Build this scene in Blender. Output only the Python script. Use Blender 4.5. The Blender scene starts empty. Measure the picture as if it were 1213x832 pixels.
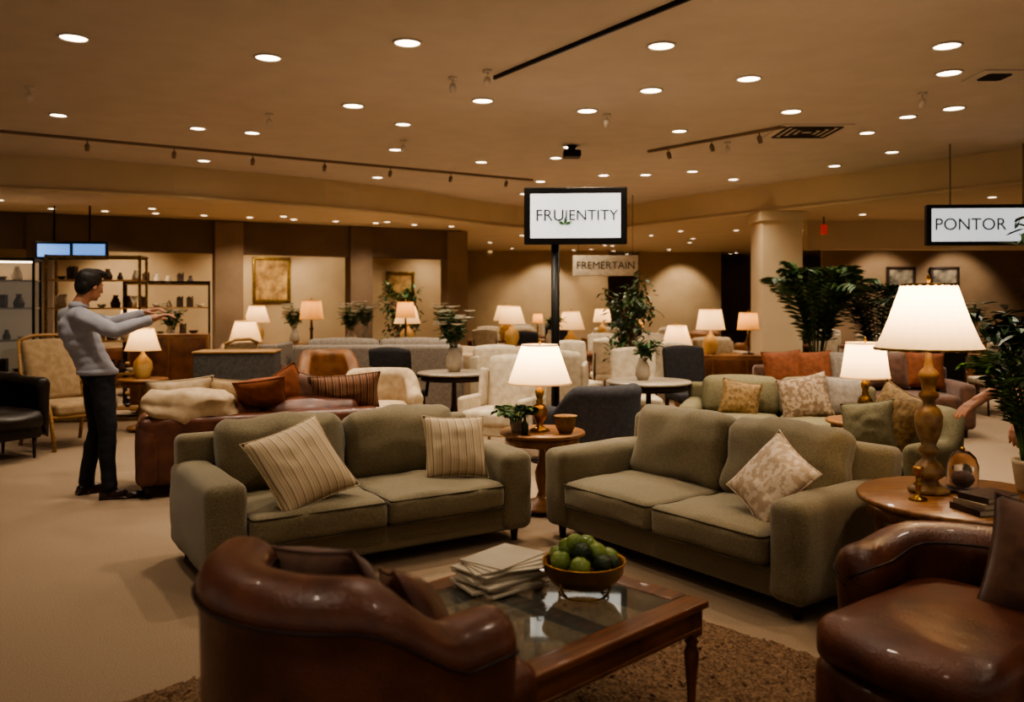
import bpy, bmesh, math, random
from mathutils import Vector, Matrix, Euler, noise
random.seed(11)
S=bpy.context.scene
COL=S.collection
R=math.radians
T=Matrix.Translation
def RZ(a): return Matrix.Rotation(R(a),4,'Z')
def RX(a): return Matrix.Rotation(R(a),4,'X')
def RY(a): return Matrix.Rotation(R(a),4,'Y')
def hexc(h):
    h=h.lstrip('#'); o=[]
    for i in (0,2,4):
        c=int(h[i:i+2],16)/255
        o.append(c/12.92 if c<=.04045 else ((c+.055)/1.055)**2.4)
    return (*o,1)
# ---------------------------------------------------------------- materials
def mat(name,c,c2=None,rough=.6,metal=0,scale=20,bump=0,bscale=None,detail=4,emis=None,es=0,coat=0,sheen=0,trans=0,stretch=None,ior=1.45,spec=.5,lo=.35,hi=.65):
    m=bpy.data.materials.new(name); m.use_nodes=True
    nt=m.node_tree; n=nt.nodes; l=nt.links
    b=n['Principled BSDF']
    b.inputs['Base Color'].default_value=hexc(c)
    b.inputs['Roughness'].default_value=rough
    b.inputs['Metallic'].default_value=metal
    b.inputs['Coat Weight'].default_value=coat
    b.inputs['Sheen Weight'].default_value=sheen
    b.inputs['Transmission Weight'].default_value=trans
    b.inputs['IOR'].default_value=ior
    b.inputs['Specular IOR Level'].default_value=spec
    if emis:
        b.inputs['Emission Color'].default_value=hexc(emis); b.inputs['Emission Strength'].default_value=es
    tc=n.new('ShaderNodeTexCoord'); mp=n.new('ShaderNodeMapping')
    l.new(tc.outputs['Object'],mp.inputs['Vector'])
    if stretch: mp.inputs['Scale'].default_value=stretch
    if c2:
        nz=n.new('ShaderNodeTexNoise'); nz.inputs['Scale'].default_value=scale; nz.inputs['Detail'].default_value=detail
        l.new(mp.outputs[0],nz.inputs['Vector'])
        cr=n.new('ShaderNodeValToRGB'); cr.color_ramp.elements[0].color=hexc(c); cr.color_ramp.elements[1].color=hexc(c2)
        cr.color_ramp.elements[0].position=lo; cr.color_ramp.elements[1].position=hi
        l.new(nz.outputs['Fac'],cr.inputs[0]); l.new(cr.outputs[0],b.inputs['Base Color'])
    if bump:
        nb=n.new('ShaderNodeTexNoise'); nb.inputs['Scale'].default_value=bscale or scale; nb.inputs['Detail'].default_value=3
        l.new(mp.outputs[0],nb.inputs['Vector'])
        bp=n.new('ShaderNodeBump'); bp.inputs['Strength'].default_value=bump; bp.inputs['Distance'].default_value=.01
        l.new(nb.outputs['Fac'],bp.inputs['Height']); l.new(bp.outputs[0],b.inputs['Normal'])
    return m
def stripemat(name,freq,stops,axis='X'):
    m=bpy.data.materials.new(name); m.use_nodes=True
    nt=m.node_tree; n=nt.nodes; l=nt.links; b=n['Principled BSDF']; b.inputs['Roughness'].default_value=.85
    tc=n.new('ShaderNodeTexCoord'); sp=n.new('ShaderNodeSeparateXYZ'); l.new(tc.outputs['Object'],sp.inputs[0])
    mu=n.new('ShaderNodeMath'); mu.operation='MULTIPLY'; mu.inputs[1].default_value=freq; l.new(sp.outputs[axis],mu.inputs[0])
    fr=n.new('ShaderNodeMath'); fr.operation='FRACT'; l.new(mu.outputs[0],fr.inputs[0])
    cr=n.new('ShaderNodeValToRGB'); cr.color_ramp.interpolation='CONSTANT'
    el=cr.color_ramp.elements
    el[0].position=stops[0][0]; el[0].color=hexc(stops[0][1]); el[1].position=stops[1][0]; el[1].color=hexc(stops[1][1])
    for p,c in stops[2:]:
        e=el.new(p); e.color=hexc(c)
    l.new(fr.outputs[0],cr.inputs[0]); l.new(cr.outputs[0],b.inputs['Base Color'])
    nb=n.new('ShaderNodeTexNoise'); nb.inputs['Scale'].default_value=250; l.new(tc.outputs['Object'],nb.inputs['Vector'])
    bp=n.new('ShaderNodeBump'); bp.inputs['Strength'].default_value=.3; bp.inputs['Distance'].default_value=.005
    l.new(nb.outputs['Fac'],bp.inputs['Height']); l.new(bp.outputs[0],b.inputs['Normal'])
    return m
def shademat(name,c,es,tw=.5,ec='ffc080'):
    m=bpy.data.materials.new(name); m.use_nodes=True
    nt=m.node_tree; n=nt.nodes; l=nt.links; b=n['Principled BSDF']; out=n['Material Output']
    b.inputs['Base Color'].default_value=hexc(c); b.inputs['Roughness'].default_value=.8
    b.inputs['Emission Color'].default_value=hexc(ec); b.inputs['Emission Strength'].default_value=es
    tr=n.new('ShaderNodeBsdfTranslucent'); tr.inputs[0].default_value=hexc(c)
    mx=n.new('ShaderNodeMixShader'); mx.inputs[0].default_value=tw
    l.new(b.outputs[0],mx.inputs[1]); l.new(tr.outputs[0],mx.inputs[2]); l.new(mx.outputs[0],out.inputs['Surface'])
    return m
def emat(name,c,s):
    m=bpy.data.materials.new(name); m.use_nodes=True
    b=m.node_tree.nodes['Principled BSDF']; b.inputs['Base Color'].default_value=hexc(c)
    b.inputs['Emission Color'].default_value=hexc(c); b.inputs['Emission Strength'].default_value=s
    return m
M_olive=mat('olive_chenille','5f563c','80745a',rough=.9,scale=150,bump=.45,bscale=320,sheen=.25,detail=9,lo=.33,hi=.67)
M_olive2=mat('olive_plain','5f5841','70684c',rough=.9,scale=60,bump=.2,bscale=200)
M_pipe=mat('olive_piping','443d2b',rough=.9)
M_leather=mat('brown_leather','452419','643a29',rough=.36,scale=7,bump=.25,bscale=120,spec=.6,coat=.1)
M_leather2=mat('tan_leather','6b4528','8a5f3a',rough=.45,scale=8,bump=.2,bscale=90)
M_seam=mat('leather_seam','24100a',rough=.5)
M_darkleather=mat('black_leather','17120f','241b16',rough=.4,scale=8,bump=.15,bscale=80)
M_wood=mat('walnut_wood','4f2f1c','76492b',rough=.3,scale=6,stretch=(1,9,1),detail=8,bump=.05,bscale=20,coat=.3)
M_woodm=mat('honey_wood','6a4426','8c6238',rough=.35,scale=5,stretch=(1,8,1),detail=8,coat=.2)
M_woodl=mat('oak_wood','8a6840','a88252',rough=.45,scale=6,stretch=(1,1,8),detail=8)
M_woodd=mat('dark_wood','1f130d','33201a',rough=.4,scale=8,stretch=(1,8,1))
M_turn=mat('turned_antique_wood','6b4c2a','a0845a',rough=.35,scale=18,detail=6,coat=.2)
M_gold=mat('brass','b48a44','94702e',rough=.28,metal=1,scale=10)
M_antg=mat('antique_gold','8f7038','5c4820',rough=.4,metal=.8,scale=40)
M_black=mat('black_metal','0c0b0b',rough=.4,metal=.3)
M_blackf=mat('black_fabric','171517','242122',rough=.8,scale=30)
M_navy=mat('charcoal_fabric','222227','302f33',rough=.85,scale=30)
M_cream=mat('cream_fabric','a48e72','b8a488',rough=.9,scale=14,bump=.2,bscale=200)
M_ivory=mat('ivory_fabric','aea08a','c6b8a0',rough=.9,scale=14)
M_grey=mat('grey_fabric','776e64','8a8075',rough=.9,scale=30,bump=.2,bscale=200)
M_dgrey=mat('slate_fabric','3f3d3b','4e4b47',rough=.9,scale=30)
M_beige=mat('beige_fabric','8a7456','a08868',rough=.9,scale=14)
M_rust=mat('rust_fabric','6a3c22','82492b',rough=.85,scale=18,bump=.2,bscale=160)
M_brownp=mat('brown_velvet','4a2d1f','64422f',rough=.7,scale=14,sheen=.3)
M_goldp=mat('ochre_brocade','5c4526','80663e',rough=.8,scale=38,detail=2)
M_damask=mat('damask_fabric','ab967f','c6b6a2',rough=.85,scale=28,detail=2,lo=.46,hi=.54)
M_damask2=mat('taupe_damask_fabric','6e5a46','93806a',rough=.85,scale=28,detail=2,lo=.46,hi=.54)
M_stripe=stripemat('ticking_stripe',19,[(0,'b8a68a'),(.34,'92795c'),(.40,'b8a68a'),(.6,'9c8568'),(.66,'b2a07f'),(.88,'86705a')])
M_stripe2=stripemat('brown_stripe',17,[(0,'6b4730'),(.5,'3a241a'),(.62,'8d6640'),(.74,'3a241a')])
M_glass=mat('clear_glass','ffffff',rough=.02,trans=1,ior=1.45)
M_tglass=mat('table_glass','c8d0c8',rough=.03,trans=.92,ior=1.5)
M_paper=mat('paper','b9ad98','cbc1ad',rough=.7,scale=4)
M_paper2=mat('magazine_cover','8a7a66','a89880',rough=.4,scale=12)
M_bookd=mat('book_cover_dark','2c1e18','4a362a',rough=.5,scale=10)
M_green1=mat('green_apple','55702a','7d904a',rough=.25,scale=14,coat=.3)
M_green2=mat('dark_avocado','1c2a16','2c3c1e',rough=.35,scale=30,bump=.3)
M_leaf=mat('leaf_green','243f1e','3c5a28',rough=.45,scale=10)
M_leafd=mat('leaf_dark','142612','233c1c',rough=.45,scale=10)
M_flower=mat('white_petals','c8c4b6','dedacc',rough=.6,scale=10)
M_pot=mat('terracotta_pot','5c4636','6f5644',rough=.7,scale=12)
M_potw=mat('ceramic_pot','8c8070','a39784',rough=.3,scale=6)
M_soil=mat('soil','1c120c','2c1d12',rough=1,scale=60,bump=.6)
M_wick=mat('wicker','6d4c2c','947443',rough=.7,scale=90,bump=.8,bscale=120)
M_carpet=mat('beige_carpet','816e5a','9b866e',rough=.95,scale=160,bump=.6,bscale=300,detail=8)
M_rug=mat('shag_rug','523c2a','82664c',rough=1,scale=70,bump=1,bscale=150,detail=8)
M_ceil=mat('ceiling_paint','c2b6a8','c8bcae',rough=.9,scale=3)
M_bulk=mat('bulkhead_cream','c6b292','cbb797',rough=.85,scale=2)
M_wallb=mat('wall_beige','a68e6c','b09875',rough=.85,scale=2)
M_walld=mat('wall_brown','5c4a39','685541',rough=.8,scale=2)
M_wallm=mat('wall_taupe','7c6750','8a735a',rough=.85,scale=2)
M_trim=mat('light_trim_ring','d0c4b4',rough=.4)
M_led=emat('downlight_lens','ffe9ce',9)
M_led2=emat('small_downlight_lens','ffe6c4',7)
M_shade=shademat('linen_shade','e4d2b4',.42,.6)
M_shadebg=shademat('lit_linen_shade','e0c8a0',.45,.45)
M_shadebg2=shademat('lit_amber_shade','c09458',.3,.4,'ffb060')
M_screen=emat('screen_white','dfe6ea',.8)
M_screenb=emat('screen_blue','5f8fd8',1.3)
M_ink=mat('sign_ink','14181c',rough=.6)
M_inkg=mat('sign_green','3d6a30',rough=.6)
M_exit=emat('exit_sign_red','c8301c',.4)
M_vent=mat('vent_metal','7c6a56',rough=.6)
M_ventd=mat('vent_dark','2a221b',rough=.8)
M_skin=mat('skin','a0725a','ac7c62',rough=.5,scale=10)
M_hair=mat('black_hair','0d0a09','1c1512',rough=.5,scale=60,bump=.6,bscale=120,stretch=(1,1,.2))
M_shirt=mat('pale_blue_shirt','8d8e98','9c9ca6',rough=.85,scale=8,bump=.35,bscale=14)
M_trous=mat('navy_trousers','0e0f14','16171d',rough=.85,scale=10,bump=.2,bscale=14)
M_shoe=mat('oxblood_shoes','1f100b','30190f',rough=.3,scale=10)
M_eye=mat('eye_white','d8d0c8',rough=.2)
M_iris=mat('iris','1a0f08',rough=.2)
M_lip=mat('lips','7d4438',rough=.5)
M_cab=emat('cabinet_back_glow','a89478',.22)  # emission put into the back panel to make the cabinet look lit
M_cer=mat('ceramic_lamp_base','b0905a','c8a870',rough=.3,scale=5)
M_cerd=mat('dark_ceramic_lamp_base','3c2c20','5a4430',rough=.3,scale=5)
M_bulb=emat('bulb_glow','ffd090',8)
# ---------------------------------------------------------------- mesh helpers
def fin(name,bm,m,parent=None,smooth=True,Mx=None):
    bmesh.ops.recalc_face_normals(bm,faces=bm.faces)
    me=bpy.data.meshes.new(name); bm.to_mesh(me); bm.free()
    me.materials.append(m)
    if smooth: me.polygons.foreach_set('use_smooth',[True]*len(me.polygons))
    o=bpy.data.objects.new(name,me); COL.objects.link(o)
    if Mx is not None: o.matrix_basis=Mx
    if parent: o.parent=parent
    return o
def root(name,loc=(0,0,0),rz=0,s=1):
    e=bpy.data.objects.new(name,None); e.empty_display_size=.1; COL.objects.link(e)
    e.location=loc; e.rotation_euler=(0,0,R(rz)); e.scale=(s,s,s)
    return e
def dup(src,loc,rz=0,s=1,name=None):
    n=src.copy(); COL.objects.link(n); n.location=loc; n.rotation_euler=(0,0,R(rz)); n.scale=(s,s,s)
    def rec(a,b):
        for c in list(a.children):
            k=c.copy(); COL.objects.link(k); k.parent=b; rec(c,k)
    rec(src,n)
    return n
def _axis(h,r,n):
    c=[h-r+r*math.tan(R(a)) for a in (0,15,30,45)]
    i=h-r
    return [-v for v in reversed(c)]+[-i+2*i*k/n for k in range(1,n)]+c
def rbox(bm,h,r,c=(0,0,0),puff=(0,0,0),n=5,M=None,wr=0,seed=0):
    r=min(r,h[0]*.97,h[1]*.97,h[2]*.97)
    ax=[_axis(h[i],r,n) for i in range(3)]
    N=len(ax[0]); vd={}
    if M is None: M=Matrix.Identity(4)
    M=M@T(c)
    def V(k):
        if k in vd: return vd[k]
        p=Vector([ax[i][k[i]] for i in range(3)])
        q=Vector([max(-(h[i]-r),min(h[i]-r,p[i])) for i in range(3)])
        o=p-q; o=o.normalized()*r if o.length>1e-9 else o
        f=q+o; u=[f[i]/h[i] for i in range(3)]
        g=Vector(f)
        for i in range(3):
            if puff[i]:
                a,b=[j for j in range(3) if j!=i]
                g[i]+=puff[i]*u[i]*(1-u[a]**2)*(1-u[b]**2)
        if wr:
            g+=noise.noise_vector(Vector(f)*6+Vector((seed*3.1,seed,0)))*wr+noise.noise_vector(Vector(f)*15+Vector((seed,seed*1.7,0)))*wr*.3
        vd[k]=bm.verts.new(M@g); return vd[k]
    for d in range(3):
        a,b=[j for j in range(3) if j!=d]
        for s in (0,N-1):
            for i in range(N-1):
                for j in range(N-1):
                    ks=[]
                    for (x,y) in ((i,j),(i+1,j),(i+1,j+1),(i,j+1)):
                        k=[0,0,0]; k[d]=s; k[a]=x; k[b]=y; ks.append(V(tuple(k)))
                    try: bm.faces.new(ks)
                    except ValueError: pass
def box(bm,x0,x1,y0,y1,z0,z1,M=None):
    m=T(((x0+x1)/2,(y0+y1)/2,(z0+z1)/2))@Matrix.Diagonal((x1-x0,y1-y0,z1-z0,1))
    if M is not None: m=M@m
    bmesh.ops.create_cube(bm,size=1,matrix=m)
def lathe(bm,prof,n=32,M=None,mod=None):
    if M is None: M=Matrix.Identity(4)
    rings=[]
    for r,z in prof:
        if r<1e-5: rings.append([bm.verts.new(M@Vector((0,0,z)))])
        else:
            ring=[]
            for i in range(n):
                a=2*math.pi*i/n; rr=r*(mod(i) if mod else 1)
                ring.append(bm.verts.new(M@Vector((rr*math.cos(a),rr*math.sin(a),z))))
            rings.append(ring)
    for A,B in zip(rings,rings[1:]):
        if len(A)==1 and len(B)==1: continue
        for i in range(n):
            j=(i+1)%n
            if len(A)==1: bm.faces.new((A[0],B[i],B[j]))
            elif len(B)==1: bm.faces.new((A[i],A[j],B[0]))
            else: bm.faces.new((A[i],A[j],B[j],B[i]))
def tube(bm,pts,r,n=8,closed=False,M=None):
    pts=[Vector(p) for p in pts]
    if M is not None: pts=[M@p for p in pts]
    L=len(pts); rings=[]; prev=None
    for i,p in enumerate(pts):
        if closed: t=pts[(i+1)%L]-pts[i-1]
        else: t=pts[min(i+1,L-1)]-pts[max(i-1,0)]
        t.normalize()
        if prev is None:
            a=Vector((0,0,1)) if abs(t.z)<.9 else Vector((1,0,0))
            u=t.cross(a).normalized()
        else:
            u=(prev-t*prev.dot(t)).normalized()
        prev=u; v=t.cross(u)
        rr=r[i] if isinstance(r,(list,tuple)) else r
        rings.append([bm.verts.new(p+(u*math.cos(2*math.pi*k/n)+v*math.sin(2*math.pi*k/n))*rr) for k in range(n)])
    rng=range(L) if closed else range(L-1)
    for i in rng:
        A=rings[i];B=rings[(i+1)%L]
        for k in range(n):
            bm.faces.new((A[k],A[(k+1)%n],B[(k+1)%n],B[k]))
    if not closed:
        bm.faces.new(rings[0]); bm.faces.new(rings[-1][::-1])
def rrect(hx,hy,r,n=4):
    p=[]
    for cx,cy,a0 in ((hx-r,hy-r,0),(-hx+r,hy-r,90),(-hx+r,-hy+r,180),(hx-r,-hy+r,270)):
        for i in range(n+1):
            a=R(a0+90*i/n); p.append((cx+r*math.cos(a),cy+r*math.sin(a)))
    return p
def ball(bm,c,r,M=None,sub=2):
    rr=r if isinstance(r,(tuple,list)) else (r,r,r)
    m=T(c)@Matrix.Diagonal((rr[0],rr[1],rr[2],1))
    if M is not None: m=M@m
    bmesh.ops.create_icosphere(bm,subdivisions=sub,radius=1,matrix=m)
def caps(bm,p1,r1,p2,r2,M=None,flat=1):
    p1=Vector(p1);p2=Vector(p2)
    if M is not None: p1=M@p1;p2=M@p2
    bmesh.ops.create_icosphere(bm,subdivisions=2,radius=r1,matrix=T(p1))
    bmesh.ops.create_icosphere(bm,subdivisions=2,radius=r2,matrix=T(p2))
    d=p2-p1
    if d.length<1e-5: return
    q=d.to_track_quat('Z','Y').to_matrix().to_4x4()
    bmesh.ops.create_cone(bm,cap_ends=True,segments=20,radius1=r1,radius2=r2,depth=d.length,matrix=T((p1+p2)/2)@q)
def remesh(bm,voxel,sm=4,f=.5):
    me=bpy.data.meshes.new('tmp'); bm.to_mesh(me); bm.free()
    o=bpy.data.objects.new('tmp',me); COL.objects.link(o)
    a=o.modifiers.new('r','REMESH'); a.mode='VOXEL'; a.voxel_size=voxel
    b=o.modifiers.new('s','SMOOTH'); b.iterations=sm; b.factor=f
    dg=bpy.context.evaluated_depsgraph_get()
    m2=bpy.data.meshes.new_from_object(o.evaluated_get(dg))
    bpy.data.objects.remove(o)
    m2.polygons.foreach_set('use_smooth',[True]*len(m2.polygons))
    return m2
# ---------------------------------------------------------------- soft goods
def pillow_mesh(w,h,t,m,name='throw_pillow',n=18,seed=0):
    bm=bmesh.new(); G={}
    for s in (1,-1):
        for i in range(n+1):
            for j in range(n+1):
                u=-1+2*i/n; v=-1+2*j/n
                if s==-1 and (i in(0,n) or j in (0,n)): G[(s,i,j)]=G[(1,i,j)]; continue
                x=w/2*u*(1-.09*(1-v*v)*abs(u)); z=h/2*v*(1-.09*(1-u*u)*abs(v))
                th=t/2*((1-abs(u)**2.4)*(1-abs(v)**2.4))**.55
                th+=.016*noise.noise(Vector((u*3+seed,v*3,s)))*(1-u*u)*(1-v*v)
                G[(s,i,j)]=bm.verts.new((x,-s*th,z))
    for s in (1,-1):
        for i in range(n):
            for j in range(n):
                bm.faces.new((G[(s,i,j)],G[(s,i+1,j)],G[(s,i+1,j+1)],G[(s,i,j+1)]))
    e=[]
    for i in range(n+1): e.append(G[(1,i,0)].co.copy())
    for j in range(1,n+1): e.append(G[(1,n,j)].co.copy())
    for i in range(n-1,-1,-1): e.append(G[(1,i,n)].co.copy())
    for j in range(n-1,0,-1): e.append(G[(1,0,j)].co.copy())
    tube(bm,e,.005,6,True)
    return fin(name,bm,m)
PC={}
def pillow(w,h,t,m,Mx):
    k=(w,h,t,m.name)
    if k in PC:
        o=PC[k].copy(); COL.objects.link(o)
    else:
        o=pillow_mesh(w,h,t,m,seed=len(PC)); PC[k]=o
    o.matrix_basis=Mx
    return o
def loc_of(r): 
    return T(r.location)@Matrix.Rotation(r.rotation_euler[2],4,'Z')
def sofa(name,L,D,m,loc,rz,arm_h=.63,back_h=.83,seats=2,aw=.17,leg=.1,mleg=None,pipe=None,hi=True,sh=.467):
    r=root(name,loc,rz); z0=leg; n=9 if hi else 3; sb=sh-.157
    bm=bmesh.new(); rbox(bm,(L/2-.03,D/2-.04,(sb-z0)/2),.02,(0,0,(sb+z0)/2),n=n); fin('base',bm,m,r)
    for s,nm in ((-1,'arm_left'),(1,'arm_right')):
        bm=bmesh.new()
        rbox(bm,(aw/2,D/2,(arm_h-z0)/2),.055,(s*(L/2-aw/2),0,(arm_h+z0)/2),(.018,.01,.016),n=n,wr=.009 if hi else 0,seed=s)
        fin(nm,bm,m,r)
    bm=bmesh.new(); hb=(back_h-.05-z0)/2
    rbox(bm,(L/2-.02,.08,hb),.05,n=n,M=T((0,D/2-.09,z0+hb))@RX(-5)); fin('back_frame',bm,m,r)
    w=(L-2*aw)/seats; sd=(D-.24)/2
    for i in range(seats):
        cx=-(L/2-aw)+w*(i+.5)
        bm=bmesh.new(); rbox(bm,(w/2-.003,sd,.082),.045,(cx,-D/2+sd-.02,sh-.082),(.0,.014,.036),n=n,wr=.014 if hi else 0,seed=i+rz)
        fin('seat_cushion_%d'%(i+1),bm,m,r)
        bh=(back_h+.05-sh)/2
        bm=bmesh.new(); rbox(bm,(w/2-.002,.1,bh),.075,puff=(.01,.055,.026),n=n,M=T((cx,D/2-.235,sh-.03+bh))@RX(-13),wr=.024 if hi else 0,seed=i*5+rz)
        fin('back_cushion_%d'%(i+1),bm,m,r)
        if pipe:
            for zz in (.045,-.045):
                bm=bmesh.new(); q=rrect(w/2-.010,sd-.009,.03)
                tube(bm,[(cx+a,-D/2+sd-.02+b-(.006 if b<0 else 0),sh-.082+zz+(.02 if zz>0 else -.02)) for a,b in q],.005,6,True); fin('seat_piping',bm,pipe,r)
    k=0
    for sx in (-1,1):
        for sy in (-1,1):
            k+=1; bm=bmesh.new(); lathe(bm,[(0,0),(.018,0),(.028,leg+.01),(0,leg+.01)],12,T((sx*(L/2-.09),sy*(D/2-.09),0))); fin('leg_%d'%k,bm,mleg or M_woodd,r)
    return r
def barrel_chair(name,m,loc,rz,W=.84,ah=.64,bh=.82,fl=.30,ry=.33,th=.12,seam=None,s=1,drum=True,legm=None,sy=0):
    r=root(name,loc,rz,s); Rr=W/2-th/2
    P=[]
    for i in range(9): P.append((-Rr,-fl+fl*i/8.))
    for i in range(1,24):
        a=math.pi-math.pi*i/24; P.append((Rr*math.cos(a),ry*math.sin(a)))
    for i in range(9): P.append((Rr,-fl*i/8.))
    P=[Vector((x,y,0)) for x,y in P]; n=len(P)
    secs=[]
    def prof(h,k):
        t=th/2; z0=.07 if drum else .2
        rt=t+.018
        o=[(t*.8,z0),(t*.95,.2),(t,.35),(t+.008,h-.16),(t+.014,h-.10)]
        for a in range(0,181,20): o.append((rt*math.cos(R(a))+.0,h-rt+rt*math.sin(R(a))))
        o+=[(-t-.008,h-.12),(-t,h-.2),(-t,.3)]
        return [(x*k,z) for x,z in o]
    def hgt(p):
        v=max(0,min(1,(p.y+.02)/.22)); v=v*v*(3-2*v); return ah+(bh-ah)*v
    def add(p,t,h,k):
        nrm=Vector((-t.y,t.x,0))
        secs.append([p+nrm*x+Vector((0,0,z)) for x,z in prof(h,k)])
    t0=(P[1]-P[0]).normalized(); t1=(P[-1]-P[-2]).normalized()
    for a in (90,75,60,45,30,15):
        c=math.cos(R(a)); sn=math.sin(R(a)); add(P[0]-t0*sn*th*.55,t0,ah-.05*(1-c),max(c,.04))
    for i in range(n):
        t=(P[min(i+1,n-1)]-P[max(i-1,0)]).normalized(); add(P[i],t,hgt(P[i]),1)
    for a in (15,30,45,60,75,90):
        c=math.cos(R(a)); sn=math.sin(R(a)); add(P[-1]+t1*sn*th*.55,t1,ah-.05*(1-c),max(c,.04))
    bm=bmesh.new(); vs=[[bm.verts.new(q) for q in sec] for sec in secs]; k=len(vs[0])
    for A,B in zip(vs,vs[1:]):
        for i in range(k): bm.faces.new((A[i],A[(i+1)%k],B[(i+1)%k],B[i]))
    bm.faces.new(vs[0]); bm.faces.new(vs[-1][::-1])
    fin('shell',bm,m,r)
    if seam:
        bm=bmesh.new(); tube(bm,[sec[5]+(sec[5]-sec[14]).normalized()*.003 for sec in secs],.0045,6); tube(bm,[sec[13]for sec in secs],.0045,6); fin('seam',bm,seam,r)
    hw=Rr-th/2+.005
    bm=bmesh.new(); rbox(bm,(hw,.36,.085),.06,(0,-.09-sy,.385),(0,.07,.035),n=6,wr=.008); fin('seat_cushion',bm,m,r)
    if drum:
        bm=bmesh.new(); rbox(bm,(hw+.03,.33,.125),.05,(0,-.08-sy,.19),(0,.06,0),n=6); fin('base',bm,m,r)
        bm=bmesh.new(); rbox(bm,(hw-.02,.26,.035),.01,(0,-.02,.035)); fin('plinth',bm,M_woodd,r)
    else:
        bm=bmesh.new(); rbox(bm,(hw+.02,.31,.06),.03,(0,-.07,.26)); fin('base',bm,m,r)
        i=0
        for sx in (-1,1):
            for y in (-.32,.22):
                i+=1; bm=bmesh.new(); lathe(bm,[(0,0),(.012,0),(.022,.22),(0,.22)],10,T((sx*(hw-.03),y,0))); fin('leg_%d'%i,bm,legm or M_woodd,r)
    return r
def wing_chair(name,m,loc,rz,s=1,h=1.08,ml=None):
    r=root(name,loc,rz,s); ml=ml or M_woodl
    bm=bmesh.new(); rbox(bm,(.3,.3,.07),.04,(0,-.03,.38),(0,0,.02),n=3); fin('seat_cushion',bm,m,r)
    bm=bmesh.new(); rbox(bm,(.31,.3,.06),.02,(0,0,.27),n=3); fin('base',bm,m,r)
    bm=bmesh.new(); rbox(bm,(.3,.06,(h-.3)/2),.055,puff=(0,.02,.03),n=4,M=T((0,.30,.3+(h-.3)/2))@RX(-9)); fin('back',bm,m,r)
    for sx in (-1,1):
        bm=bmesh.new(); rbox(bm,(.04,.29,.15),.035,(sx*.32,-.0,.43),n=3); rbox(bm,(.03,.12,.2),.03,n=3,M=T((sx*.31,.22,h-.32))@RX(-9)@RZ(-sx*8)); fin('wing_arm',bm,m,r)
    i=0
    for sx in (-1,1):
        for sy in (-1,1):
            i+=1; bm=bmesh.new(); tube(bm,[(sx*.26,sy*.25,.24),(sx*.3,sy*.3,0)],[.022,.013],8); fin('leg_%d'%i,bm,ml,r)
    return r
def cane_chair(loc,rz,s=1):
    r=root('cane_lounge_chair',loc,rz,s)
    for sx in (-1,1):
        bm=bmesh.new(); tube(bm,[(sx*.31,-.38,0),(sx*.32,-.32,.36),(sx*.33,-.25,.56),(sx*.33,.05,.6),(sx*.31,.3,.62)],.02,8); tube(bm,[(sx*.31,.32,0),(sx*.3,.22,.36),(sx*.3,.34,.75),(sx*.27,.44,1.08)],.02,8)
        tube(bm,[(sx*.31,-.33,.34),(sx*.3,.23,.34)],.018,8); fin('side_frame',bm,M_woodl,r)
    bm=bmesh.new(); tube(bm,[(-.27,.44,1.08),(-.12,.47,1.13),(.12,.47,1.13),(.27,.44,1.08)],.02,8); tube(bm,[(-.3,-.33,.33),(.3,-.33,.33)],.018,8); tube(bm,[(-.3,.23,.33),(.3,.23,.33)],.018,8); fin('cross_rails',bm,M_woodl,r)
    bm=bmesh.new(); rbox(bm,(.28,.31,.06),.04,(0,-.05,.4),(0,0,.02),n=4); fin('seat_cushion',bm,M_beige,r)
    bm=bmesh.new(); rbox(bm,(.27,.05,.33),.045,puff=(0,.03,.01),n=4,M=T((0,.31,.77))@RX(-17)); fin('back_cushion',bm,M_beige,r)
    return r
def dining_chair(name,m,loc,rz,s=1,ml=None,arms=False):
    r=root(name,loc,rz,s); ml=ml or M_woodd
    bm=bmesh.new(); rbox(bm,(.25,.24,.045),.03,(0,0,.45),(0,0,.015),n=3); fin('seat',bm,m,r)
    bm=bmesh.new()
    rbox(bm,(.25,.035,.25),.03,puff=(0,.015,.03),n=4,M=T((0,.25,.74))@RX(-10)); fin('back',bm,m,r)
    i=0
    for sx in (-1,1):
        i+=1; bm=bmesh.new(); tube(bm,[(sx*.22,-.2,.42),(sx*.23,-.22,0)],[.02,.012],8); fin('leg_%d'%i,bm,ml,r)
        i+=1; bm=bmesh.new(); tube(bm,[(sx*.22,.3,.8),(sx*.22,.22,.42),(sx*.23,.28,0)],[.012,.02,.012],8); fin('leg_%d'%i,bm,ml,r)
        if arms:
            bm=bmesh.new(); tube(bm,[(sx*.27,.28,.7),(sx*.29,.0,.67),(sx*.28,-.2,.64),(sx*.25,-.21,.42)],.02,8); fin('armrest',bm,ml,r)
    return r
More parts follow.
